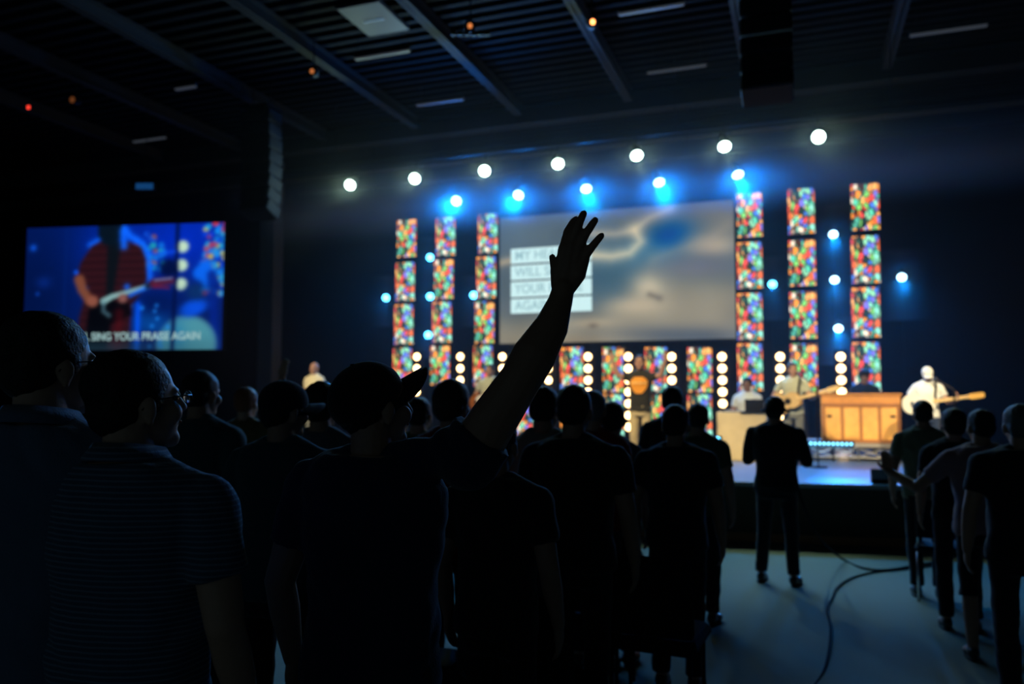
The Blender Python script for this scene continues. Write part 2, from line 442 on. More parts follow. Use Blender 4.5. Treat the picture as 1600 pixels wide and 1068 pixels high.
            q = MB(); q.tube([hp(.092 * math.cos(a), -.01, .05 + .105 * math.sin(a)) for a in [math.pi * i / 14 for i in range(15)]], .008)
            for sx in (-1, 1): q.ell(hp(.094 * sx, -.008, .012), (.022 * S, .034 * S, .042 * S), Rh)
            q.build('headphones', BLACKMETAL, root, True)
    if eyes:
        for sx in (-1, 1):
            q = MB(); q.ell(hp(.031 * sx, .076, .024), (.013 * S, .009 * S, .008 * S), Rh); q.build('eye', EYE, root, True)
        q = MB(); q.ell(hp(0, .091, -.036), (.022 * S, .006 * S, .006 * S), Rh); q.build('mouth', LIP, root, True)
    if glasses:
        fr = MB()
        for sx in (-1, 1):
            ring = [hp(.033 * sx + .025 * math.cos(a), .108, .022 + .017 * math.sin(a)) for a in [2 * math.pi * i / 20 for i in range(21)]]
            fr.tube(ring, .0016, 6)
            fr.tube([hp(.058 * sx, .107, .028), hp(.076 * sx, .085, .030), hp(.081 * sx, .0, .030), hp(.081 * sx, -.022, .010)], .0017, 6)
        fr.tube([hp(-.009, .109, .026), hp(0, .111, .029), hp(.009, .109, .026)], .0016, 6)
        go = fr.build('glasses', BLACKMETAL, root, True)
        for sx in (-1, 1):
            ln = MB(); ln.ell(hp(.033 * sx, .108, .022), (.024 * S, .0012, .016 * S), Rh); ln.build('lens', GLASS, go, True)
    return root
GLASS = mat('clear_glass', (.9, .95, 1), .03, 0, .5); GLASS.node_tree.nodes['Principled BSDF'].inputs['Transmission Weight'].default_value = 1.0

# ================================================================== the room
CEIL = 7.8
XL, XR, YB = -24.0, 6.0, 19.0
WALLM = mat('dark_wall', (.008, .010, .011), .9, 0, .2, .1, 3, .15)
CARPET = mat('carpet', (.175, .175, .14), .95, 0, .1, .6, 220, .25)
STAGEM = mat('stage_deck', (.13, .15, .18), .36, 0, .5, .03, 14, .12)
fl = MB(); xs = [XL, -8, -4, 0, 4, XR]; ys = [-7, 0, 1.8, 2.5, 3.2, 4, 5, 6, 9, 14, YB]
fl.add([(x, y, floor_z(x, y)) for y in ys for x in xs], [(j * 6 + i, j * 6 + i + 1, (j + 1) * 6 + i + 1, (j + 1) * 6 + i) for j in range(len(ys) - 1) for i in range(5)])
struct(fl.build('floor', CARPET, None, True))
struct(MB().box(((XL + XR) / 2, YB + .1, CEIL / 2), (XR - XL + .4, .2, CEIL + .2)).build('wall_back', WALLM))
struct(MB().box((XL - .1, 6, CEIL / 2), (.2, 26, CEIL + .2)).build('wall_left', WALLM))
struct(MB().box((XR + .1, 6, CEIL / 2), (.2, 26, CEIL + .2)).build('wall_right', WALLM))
# corrugated metal deck overhead
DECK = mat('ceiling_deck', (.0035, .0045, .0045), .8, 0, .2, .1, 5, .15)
cb = MB(); y = -7.0; vs = []; k = 0
while y < YB + .2:
    for dy, dz in ((0, 0), (.10, 0), (.14, .06), (.24, .06)):
        vs += [(XL, y + dy, CEIL + dz), (XR, y + dy, CEIL + dz)]; k += 1
    y += .28
cb.add(vs, [(2 * i, 2 * i + 1, 2 * i + 3, 2 * i + 2) for i in range(k - 1)])
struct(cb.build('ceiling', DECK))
# stage platform with a gently curved front
st = MB(); N = 40; fx = [XL + .01 + (XR - XL - .02) * i / N for i in range(N + 1)]
fr_pts = [(x, min(stage_front(x), 15.5)) for x in fx]
st.prism([(p[0], p[1]) for p in fr_pts] + [(XR - .01, YB - .01), (XL + .01, YB - .01)], STAGE - .05, STAGE)
struct(st.build('floor_stage', STAGEM))
sf = MB()
vs = []
for x, y in fr_pts: vs += [(x, y + .05, .0), (x, y + .05, STAGE - .05)]
sf.add(vs, [(2 * i, 2 * i + 2, 2 * i + 3, 2 * i + 1) for i in range(N)])
struct(sf.build('wall_stage_front', mat('stage_skirt', (.06, .055, .042), .85, 0, .2, .15, 30, .2)))
sb = MB()
for i in range(N):
    (x0, y0), (x1, y1) = fr_pts[i], fr_pts[i + 1]
    vs = [(x0, y0 + .02, 0), (x1, y1 + .02, 0), (x1, y1 + .02, .10), (x0, y0 + .02, .10), (x0, y0 + .05, 0), (x1, y1 + .05, 0), (x1, y1 + .05, .10), (x0, y0 + .05, .10)]
    sb.add(vs, [(0, 1, 2, 3), (3, 2, 6, 7)])
struct(sb.build('baseboard_stage', mat('stained_wood', (.30, .12, .045), .5, 0, .4, .1, 20, .2)))
se = MB()
for i in range(N):
    (x0, y0), (x1, y1) = fr_pts[i], fr_pts[i + 1]
    se.add([(x0, y0 - .012, STAGE - .05), (x1, y1 - .012, STAGE - .05), (x1, y1 - .012, STAGE + .003), (x0, y0 - .012, STAGE + .003), (x1, y1 + .02, STAGE + .003), (x0, y0 + .02, STAGE + .003)], [(0, 1, 2, 3), (3, 2, 4, 5)])
struct(se.build('trim_stage_edge', mat('stage_nosing', (.30, .28, .25), .4, .3, .4)))
# black column left of the stage
p = PY(420, 600, 17.0); COLM = mat('column_paint', (.13, .13, .13), .8, 0, .2, .05, 10, .1)
struct(MB().bbox((p.x, p.y, CEIL / 2), (.46, .40, CEIL), .02).build('wall_column', COLM))
# proscenium header beams over the front of the stage area and roof joists
BEAM = mat('beam_paint', (.036, .037, .036), .7, .2, .3, .05, 12, .15)
def ibeam(b, x, y0, y1, z, w=.16, h=.30):
    b.box((x, (y0 + y1) / 2, z - .012), (w, y1 - y0, .024)); b.box((x, (y0 + y1) / 2, z - h / 2), (.02, y1 - y0, h)); b.box((x, (y0 + y1) / 2, z - h + .012), (w, y1 - y0, .024))
jx = []
for a in ((620, 185), (790, 165), (965, 135), (1165, 110), (1395, 80)):
    jx.append(PZ(a[0], a[1], CEIL - .3).x)
step = (jx[4] - jx[0]) / 4
allx = sorted([jx[0] - step * k for k in (1, 2, 3)] + jx + [jx[4] + step])
for i, x in enumerate(allx):
    if x < XR and x > XL:
        b = MB(); ibeam(b, x, -6.9, 15.3, CEIL, .16, .24)
        struct(b.build('trim_%d' % (i + 1), BEAM))
def header(i, y, z, h):
    b = MB(); b.box(((XL + XR) / 2, y, z), (XR - XL - .02, .10, h)); b.box(((XL + XR) / 2, y, z - h / 2), (XR - XL - .02, .30, .03)); b.box(((XL + XR) / 2, y, z + h / 2), (XR - XL - .02, .30, .03))
    struct(b.build('trim_%d' % (20 + i), BEAM))
header(0, 15.5, CEIL - .20, .36); header(1, 16.0, CEIL - .75, .22)

# unlit linear fixtures under the deck; faint emission stands in for room light
def strip(x0, y0, x1, y1, lab, e=.05):
    a = PZ(x0, y0, CEIL - .42); c = PZ(x1, y1, CEIL - .42); c.y = (a.y + c.y) / 2; a.y = c.y
    t = empty('strip_light', ((a.x + c.x) / 2, a.y, CEIL - .42), 0, lab, 'light', 'dim strip lights under the ceiling')
    L = abs(c.x - a.x)
    MB().bbox((0, 0, .03), (L, .10, .06), .01).build('housing', BEAM, t)
    MB().bbox((0, 0, -.012), (L - .03, .075, .028), .008).build('diffuser', emis('strip_painted_light', (.50, .58, .72), .055), t)
    for sx in (-1, 1): MB().cyl((sx * L * .4, 0, .06), (sx * L * .4, 0, .42), .004, n=6).build('hanger', BLACKMETAL, t)
for a in ((555, 93, 640, 77, 'long dim strip light hanging below the square ceiling panel'), (650, 164, 725, 154, 'dim strip light between second and third roof beams near the header'),
          (965, 22, 1070, 5, 'long dim strip light right of the small bright orange lamp'), (1010, 113, 1105, 101, 'dim strip light between the roof beams above the right end of the large screen'),
          (1420, 56, 1545, 37, 'dim strip light at the far upper right, right of the last roof beam'), (205, 220, 262, 215, 'faint strip light low in the dark ceiling above the side screen'),
          (275, 140, 305, 133, 'short faint strip light in the dark left part of the ceiling')): strip(*a)
# square panel light in the ceiling
ce = PZ(584, 30, CEIL - .35)
t = empty('panel_light', ce, R(0), 'dim grey square panel hung flat under the ceiling near the top edge', 'light')
MB().bbox((0, 0, .02), (.74, .98, .05), .01).build('housing', BEAM, t)
MB().box((0, 0, -.008), (.70, .94, .012)).build('diffuser', emis('panel_glow', (.35, .45, .70), .022), t)
MB().box((0, 0, -.018), (.34, .05, .012)).build('centre_bar', mat('pale_metal', (.5, .55, .6), .5, .2), t)
for sx in (-1, 1):
    for sy in (-1, 1): MB().cyl((.3 * sx, .4 * sy, .04), (.3 * sx, .4 * sy, .35), .004, n=6).build('hanger', BLACKMETAL, t)

# small house fixtures with an orange glint
def house_fixture(px, py, lab, r=.035, e=3, c=(1, .30, .08), rows=0, w=.26, z=CEIL - .55):
    q = PZ(px, py, z); t = empty('house_light', q, YAW, lab, 'light', None)
    b = MB(); b.cyl((0, .10, .02), (0, -.10, -.02), .07, .085, 18); b.cyl((0, 0, .05), (0, 0, .55), .012, n=8); b.build('can', BLACKMETAL, t)
    y = MB(); y.tube([(-.10, 0, 0), (-.10, 0, .09), (.10, 0, .09), (.10, 0, 0)], .008, 6); y.build('yoke', BLACKMETAL, t)
    l = MB(); l.ell((0, -.11, -.025), (r, .012, r * 1.2)); l.build('lens', emis('amber_glow_%d' % int(e * 10), c, e), t, True)
    if rows:
        g = MB()
        for i in range(rows): g.bbox(((i - (rows - 1) / 2) * .10, -.02, -.10), (.085, .05, .07), .008)
        g.build('louvre', mat('olive_metal', (.05, .055, .02), .5, .3), t)
house_fixture(925, 37, 'small ceiling lamp with a bright orange point at the top centre', .035, 6)
house_fixture(735, 43, 'ceiling fixture with a row of louvres and an orange glow, right of the square panel', .035, .8, rows=6)
house_fixture(490, 113, 'ceiling lamp with a soft orange glow beside the left hanging speaker array', .035, .5)
house_fixture(118, 157, 'faint reddish-brown ceiling lamp at the far upper left', .05, .10)
def tiny(px, py, lab, cat, name, c, e, size, z=CEIL - .5):
    q = PZ(px, py, z); t = empty(name, q, YAW, lab, cat)
    b = MB(); b.bbox((0, .03, .01), (size[0] + .04, .07, size[1] + .04), .01); b.cyl((0, .03, size[1] / 2), (0, .03, CEIL - z), .006, n=6); b.build('housing', BLACKMETAL, t)
    MB().bbox((0, -.012, 0), (size[0], .01, size[1]), .003).build('lens', emis(name + '_glow', c, e), t)
tiny(45, 168, 'tiny red indicator lamp on the ceiling at the far left', 'indicator light', 'indicator_light', (1, .05, .03), 1.5, (.06, .07))
tiny(226, 291, 'small dim blue light box high on the left, above the side screen', 'light', 'blue_light_box', (.02, .18, .6), .25, (.32, .11), 5.6)

# hanging line array speakers
def line_array(px, py0, Y, n, lab, w=.62):
    top = PY(px, py0, Y); t = empty('speaker_array', (top.x, top.y, 0), 0, lab, 'speaker', None)
    z = CEIL - .55
    f = MB(); f.box((0, 0, z + .05), (w, .5, .05))
    for sx in (-1, 1): f.cyl((sx * .2, 0, z + .05), (sx * .2, 0, CEIL - .002), .012, n=8)
    f.build('rigging_frame', BLACKMETAL, t)
    ang = 0; y = 0
    for i in range(n):
        ang -= R(1.2 + i * .5); h = .26; rot = Matrix.Rotation(ang, 3, 'X')
        c = Vector((0, y, z - h / 2)); cb_ = MB(); cb_.bbox(c, (w, .42, h - .02), .02, rot)
        o = cb_.build('cabinet', BLACKPAINT, t)
        g = MB(); g.box(c + rot @ Vector((0, -.215, 0)), (w * .9, .012, h * .8), rot); g.build('grille', mat('grille', (.03, .033, .036), .5, .5, .4, .6, 300), o)
        z -= h * math.cos(ang); y += h * math.sin(ang) * .5 + .0
        y += .02
line_array(1197, 60, 10.8, 6, 'tall black line array speaker hanging from the ceiling on the right', .66)
line_array(410, 120, 12.6, 8, 'tall black line array speaker hanging from the ceiling above the dark column', .66)

# ================================================================== LED panels with a stained-glass pattern
def glass_mat(name, ox, oy, warm=0.0):
    m = bpy.data.materials.new(name); m.use_nodes = True; nt = m.node_tree; L = nt.links
    b = nt.nodes['Principled BSDF']; b.inputs['Base Color'].default_value = (.01, .01, .01, 1); b.inputs['Roughness'].default_value = .5
    tc = nt.nodes.new('ShaderNodeTexCoord'); mp = nt.nodes.new('ShaderNodeMapping')
    mp.inputs['Location'].default_value = (ox, 0, oy); mp.inputs['Scale'].default_value = (1.25, .001, .72)
    L.new(tc.outputs['Object'], mp.inputs[0])
    outs = []
    for feat in ('F1', 'DISTANCE_TO_EDGE'):
        v = nt.nodes.new('ShaderNodeTexVoronoi'); v.feature = feat; v.inputs['Scale'].default_value = 10.5; v.inputs['Randomness'].default_value = .85
        L.new(mp.outputs[0], v.inputs['Vector']); outs.append(v)
    wn = nt.nodes.new('ShaderNodeTexWhiteNoise'); wn.noise_dimensions = '3D'; L.new(outs[0].outputs['Color'], wn.inputs['Vector'])
    rp = nt.nodes.new('ShaderNodeValToRGB'); rp.color_ramp.interpolation = 'CONSTANT'
    pal = [(.36, .80, .66), (.92, .33, .20), (.98, .66, .34), (.30, .50, .88), (.98, .60, .20), (.55, .86, .76), (.94, .88, .78), (.48, .78, .40), (.90, .42, .24), (.48, .46, .84), (.88, .30, .28), (.32, .68, .58), (.97, .70, .38), (.12, .22, .20), (.56, .84, .66)]
    while len(rp.color_ramp.elements) < len(pal): rp.color_ramp.elements.new(.5)
    for i, (e, c) in enumerate(zip(rp.color_ramp.elements, pal)): e.position = i / len(pal); e.color = (*lin(c), 1)
    L.new(wn.outputs['Value'], rp.inputs[0])
    mr = nt.nodes.new('ShaderNodeMapRange'); mr.inputs[1].default_value = .03; mr.inputs[2].default_value = .12; mr.inputs[3].default_value = .05; mr.inputs[4].default_value = 1
    L.new(outs[1].outputs['Distance'], mr.inputs[0])
    mx = nt.nodes.new('ShaderNodeMix'); mx.data_type = 'RGBA'; mx.blend_type = 'MULTIPLY'; mx.inputs[0].default_value = 1
    L.new(rp.outputs[0], mx.inputs[6]); L.new(mr.outputs[0], mx.inputs[7])
    L.new(mx.outputs[2], b.inputs['Emission Color']); b.inputs['Emission Strength'].default_value = 1.7
    return m
GL = [glass_mat('stained_glass_picture', 3.2, 5.1), glass_mat('stained_glass_picture_flipped', 7.7, 1.3)]
WALLY = 17.6
def led_panel(x0, x1, y0, y1, lab, v, grp='stained-glass patterned LED panels', Y=WALLY):
    a = PY(x0, y1, Y); b_ = PY(x1, y0, Y); w_, h = b_.x - a.x, b_.z - a.z
    t = empty('led_display', ((a.x + b_.x) / 2, Y, a.z), 0, lab, 'LED panel', grp)
    f = MB(); f.bbox((0, .045, h / 2), (w_ + .03, .07, h + .025), .008); f.build('frame', BLACKPAINT, t)
    s = MB(); s.box((0, .004, h / 2), (w_, .012, h)); s.build('display', GL[v], t)
    return a, b_
colsL = {'farthest left': (620, 650, 612, 645), 'second from left': (681, 711, 672, 703), 'just left of the screen': (747, 777, 738, 771),
         'just right of the screen': (1152, 1190, 1153, 1191), 'right middle': (1232, 1272, 1237, 1276), 'farthest right': (1331, 1373, 1333, 1374)}
rows = {'farthest left': [(342, 402), (409, 470), (475, 538), (543, 603)], 'second from left': [(338, 400), (404, 467), (471, 535), (540, 601)],
        'just left of the screen': [(333, 396), (400, 466), (470, 536), (540, 603)], 'just right of the screen': [(300, 371), (377, 451), (457, 531), (536, 610)],
        'right middle': [(293, 366), (373, 447), (454, 529), (536, 611)], 'farthest right': [(285, 360), (367, 443), (448, 527), (534, 611)]}
tier = ['top', 'second from top', 'third from top', 'bottom']
pat = {'farthest left': (1, 0, 0, 0), 'second from left': (0, 1, 0, 1), 'just left of the screen': (0, 0, 1, 0), 'just right of the screen': (1, 0, 0, 0), 'right middle': (0, 1, 1, 1), 'farthest right': (1, 0, 0, 0)}
STAND = mat('stand_metal', (.02, .02, .022), .6, .5)
for nme, (a0, a1, b0, b1) in colsL.items():
    # one truly vertical column standing on the stage
    lo = PY((b0 + b1) / 2, 600, WALLY); hi = PY((a0 + a1) / 2, rows[nme][0][0], WALLY); cx = (lo.x + hi.x) / 2
    zt = 0
    for i, (y0, y1) in enumerate(rows[nme]):
        m_ = (y0 + y1) / 2; f = i / 3; xm = (a0 + a1) / 2 * (1 - f) + (b0 + b1) / 2 * f; wd = (a1 - a0)
        pa, pb = led_panel(xm - wd / 2, xm + wd / 2, y0, y1, 'stained-glass patterned LED panel, %s in the tall column %s' % (tier[i], nme), pat[nme][i])
        zt = max(zt, pb.z)
    st_ = MB()
    st_.box((cx, WALLY + .13, (zt + STAGE) / 2), (.08, .06, zt - STAGE)); st_.box((cx, WALLY + .25, STAGE + .02), (.5, .5, .04))
    o = st_.build('panel_stand', STAND); tag(o, 'black upright behind the %s tall column of LED panels' % nme, 'stand', 'uprights behind the LED panel columns')
cen = [(806, 840), (876, 911), (942, 976), (1008, 1043), (1075, 1112)]
cn = ['behind the raised forearm', 'right of the raised forearm', 'left of the singer with spread arms', 'right of the singer with spread arms', 'right of centre beside the wooden desk']
for i, (x0, x1) in enumerate(cen):
    for j, (y0, y1) in enumerate(((542, 612), (616, 684))):
        led_panel(x0, x1, y0, y1, 'stained-glass patterned LED panel, %s of a short pair %s' % (('upper', 'lower')[j], cn[i]), (i + j + 1) % 2)
    c = PY((x0 + x1) / 2, 600, WALLY); o = MB().box((c.x, WALLY + .13, 1.5), (.08, .06, 1.56)).box((c.x, WALLY + .25, STAGE + .02), (.45, .4, .04)).build('panel_stand', STAND)
    tag(o, 'black upright of the short LED panel column %s' % cn[i], 'stand', 'uprights of the short LED panel columns')

# ================================================================== painted pictures on screens (grid mesh carrying the pixels)
def picture(name, w_, h, paint, strength, parent, nx=240, ny=140, cam_=None):
    u = np.linspace(0, 1, nx); v = np.linspace(0, 1, ny); U, V = np.meshgrid(u, v)         # v down
    c = np.clip(paint(U, V), 0, 1); c = np.where(c <= .04045, c / 12.92, ((c + .055) / 1.055) ** 2.4)
    co = np.stack([(U - .5) * w_, np.zeros_like(U), (.5 - V) * h], -1).reshape(-1, 3)
    i = np.arange(nx * ny).reshape(ny, nx); f = np.stack([i[1:, :-1], i[1:, 1:], i[:-1, 1:], i[:-1, :-1]], -1).reshape(-1, 4)
    me = bpy.data.meshes.new(name); me.from_pydata(co.tolist(), [], f.tolist()); me.update()
    at = me.color_attributes.new('picture', 'FLOAT_COLOR', 'POINT')
    at.data.foreach_set('color', np.concatenate([c.reshape(-1, 3), np.ones((nx * ny, 1))], 1).astype('f').ravel())
    m = bpy.data.materials.new(name); m.use_nodes = True; nt = m.node_tree; b = nt.nodes['Principled BSDF']
    b.inputs['Base Color'].default_value = (.01, .01, .01, 1); b.inputs['Roughness'].default_value = .5
    n = nt.nodes.new('ShaderNodeAttribute'); n.attribute_name = 'picture'
    nt.links.new(n.outputs['Color'], b.inputs['Emission Color']); b.inputs['Emission Strength'].default_value = strength
    me.materials.append(m); o = bpy.data.objects.new(name, me); col.objects.link(o); o.parent = parent; return o
class Paint:
    def __init__(s, U, V, asp, c): s.U = U * asp; s.V = V; s.a = asp; s.c = np.zeros(U.shape + (3,)) + np.array(c)
    def mix(s, k, c): k = np.clip(k, 0, 1)[..., None]; s.c = s.c * (1 - k) + np.array(c) * k
    def gauss(s, u, v, su, sv, c, k=1, ang=0):
        x = s.U - u * s.a; y = s.V - v; ca, sa = math.cos(R(ang)), math.sin(R(ang)); X = (x * ca + y * sa) / (su * s.a); Y = (-x * sa + y * ca) / sv
        s.mix(np.exp(-(X * X + Y * Y)) * k, c)
    def disc(s, u, v, r, c, soft=.01, k=1, sx=1, ang=0):
        x = s.U - u * s.a; y = s.V - v; ca, sa = math.cos(R(ang)), math.sin(R(ang)); X = (x * ca + y * sa) / sx; Y = -x * sa + y * ca
        s.mix(k / (1 + np.exp((np.hypot(X, Y) - r) / (soft * .5))), c)
    def line(s, pts, r, c, soft=.008, k=1, r1=None):
        r1 = r if r1 is None else r1
        best = np.full(s.U.shape, -9.)
        n = len(pts) - 1
        for i in range(n):
            a = np.array([pts[i][0] * s.a, pts[i][1]]); b = np.array([pts[i + 1][0] * s.a, pts[i + 1][1]]); d = b - a
            t = np.clip(((s.U - a[0]) * d[0] + (s.V - a[1]) * d[1]) / (d @ d + 1e-9), 0, 1)
            rr = r + (r1 - r) * (i + t) / n
            best = np.maximum(best, rr - np.hypot(s.U - a[0] - t * d[0], s.V - a[1] - t * d[1]))
        s.mix(k / (1 + np.exp(-best / (soft * .5))), c)
    def poly(s, pts, c, soft=.008, k=1):
        x = s.U; y = s.V; ins = np.zeros(x.shape, bool); dist = np.full(x.shape, 9.)
        P_ = [(p[0] * s.a, p[1]) for p in pts]
        for (x0, y0), (x1, y1) in zip(P_, P_[1:] + P_[:1]):
            cond = ((y0 > y) != (y1 > y)) & (x < (x1 - x0) * (y - y0) / (y1 - y0 + 1e-12) + x0); ins ^= cond
            dx, dy = x1 - x0, y1 - y0; t = np.clip(((x - x0) * dx + (y - y0) * dy) / (dx * dx + dy * dy + 1e-12), 0, 1)
            dist = np.minimum(dist, np.hypot(x - x0 - t * dx, y - y0 - t * dy))
        sd = np.where(ins, dist, -dist); s.mix(k / (1 + np.exp(-np.clip(sd / (soft * .5), -40, 40))), c)
def vnoise(U, V, fx, fy, seed):
    r = np.random.RandomState(seed); g = r.rand(int(fy) + 3, int(fx) + 3); x = U * fx; y = V * fy; i = np.floor(x).astype(int); j = np.floor(y).astype(int)
    a = x - i; b = y - j; a = a * a * (3 - 2 * a); b = b * b * (3 - 2 * b)
    return (g[j, i] * (1 - a) + g[j, i + 1] * a) * (1 - b) + (g[j + 1, i] * (1 - a) + g[j + 1, i + 1] * a) * b
def words(txt, size, loc, m, parent, name='lettering', wscale=1.0, align='CENTER', weight=0.0):
    cu = bpy.data.curves.new(name, 'FONT'); cu.body = txt; cu.size = size; cu.align_x = align; cu.align_y = 'CENTER'; cu.extrude = .001; cu.offset = weight
    o = bpy.data.objects.new(name, cu); col.objects.link(o); dg = bpy.context.evaluated_depsgraph_get()
    me = bpy.data.meshes.new_from_object(o.evaluated_get(dg)); bpy.data.objects.remove(o)
    o = bpy.data.objects.new(name, me); col.objects.link(o); me.materials.clear(); me.materials.append(m)
    o.parent = parent; o.location = loc; o.rotation_euler = (math.pi / 2, 0, 0); o.scale = (wscale, 1, 1); return o

# large centre screen -------------------------------------------------
a = PY(781, 535, WALLY - .05); b_ = PY(1146, 313, WALLY - .05); W, H_ = b_.x - a.x, 3.0
zc = (PY(781, 436, WALLY - .05).z + PY(1146, 422, WALLY - .05).z) / 2
scr = empty('led_screen', ((a.x + b_.x) / 2, WALLY - .05, zc), 0, 'large LED screen mid stage wall showing clouds and four white lines of song words', 'screen')
MB().bbox((0, .07, 0), (W + .06, .10, H_ + .06), .01).build('frame', BLACKPAINT, scr)
def clouds(U, V):
    p = Paint(U, V, 1.77, (.37, .40, .41))
    p.gauss(.55, .45, .25, .30, (.30, .38, .42), .9)
    p.gauss(.10, .15, .25, .2, (.38, .42, .44), .8)
    p.gauss(.80, .08, .25, .10, (.43, .43, .43), .8)
    p.gauss(.74, .26, .10, .13, (.05, .28, .50), .95, -20)  # blue lamp beam before the screen, painted in with the picture's own blue
    p.gauss(.66, .36, .09, .10, (.20, .36, .46), .8)
    p.line([(.40, .17), (.52, .19), (.60, .17), (.66, .09), (.75, .03)], .014, (.66, .62, .55), .045, .9)
    p.line([(.60, .17), (.625, .26), (.58, .34), (.50, .36), (.42, .34)], .022, (.74, .69, .58), .055, .95)
    p.line([(.68, .40), (.78, .34), (.90, .28), (.98, .18)], .03, (.60, .56, .50), .12, .75)
    p.gauss(.92, .33, .09, .08, (.62, .58, .52), .8)
    p.gauss(.85, .48, .16, .09, (.42, .43, .46), .9)
    p.line([(0, .36), (.05, .345)], .022, (.66, .60, .50), .03, .8)
    p.poly([(-.1, .80), (.05, .83), (.30, .82), (.45, .78), (.55, .68), (.60, .56), (.66, .50), (.80, .56), (1.05, .62), (1.05, 1.1), (-.1, 1.1)], (.52, .50, .45), .10, .95)
    p.gauss(.66, .62, .06, .09, (.64, .61, .54), .8, 40); p.gauss(.60, .74, .12, .07, (.62, .58, .51), .7)
    p.gauss(.42, .86, .10, .04, (.60, .56, .49), .7)
    p.line([(.66, .66), (.70, .69)], .008, (.30, .30, .30), .03, .8)
    p.gauss(.80, .97, .30, .07, (.36, .38, .40), .9, 3); p.gauss(.30, .99, .2, .04, (.50, .47, .42), .8)
    p.gauss(.05, .72, .05, .06, (.40, .42, .43), .8); p.gauss(.42, .88, .02, .02, (.42, .40, .37), .8)
    p.c = np.clip((p.c - .42) * 1.65 + .39, .02, 1)
    p.c *= (.93 + .14 * vnoise(U, V, 10, 6, 3))[..., None]
    return p.c
picture('picture', W, H_, clouds, 1.15, scr)
BAR = emis('caption_white', lin((.80, .93, .93)), 1.05); BARTXT = emis('caption_letters', lin((.60, .76, .78)), .95)
for k, (tx, v0, v1) in enumerate((('MY HEART', .255, .372), ('WILL SING', .388, .502), ('YOUR PRAISE', .517, .637), ('AGAIN', .652, .765))):
    x0, x1 = (.052 - .5) * W, (.415 - .5) * W; z0, z1 = (.5 - v1) * H_, (.5 - v0) * H_
    bo = MB().box(((x0 + x1) / 2, -.006, (z0 + z1) / 2), (x1 - x0, .006, z1 - z0)).build('caption_bar', BAR, scr)
    words(tx, .30, (x0 + .10, -.012, (z0 + z1) / 2), BARTXT, bo, 'lettering', .95 if k != 2 else .92, 'LEFT', .004)

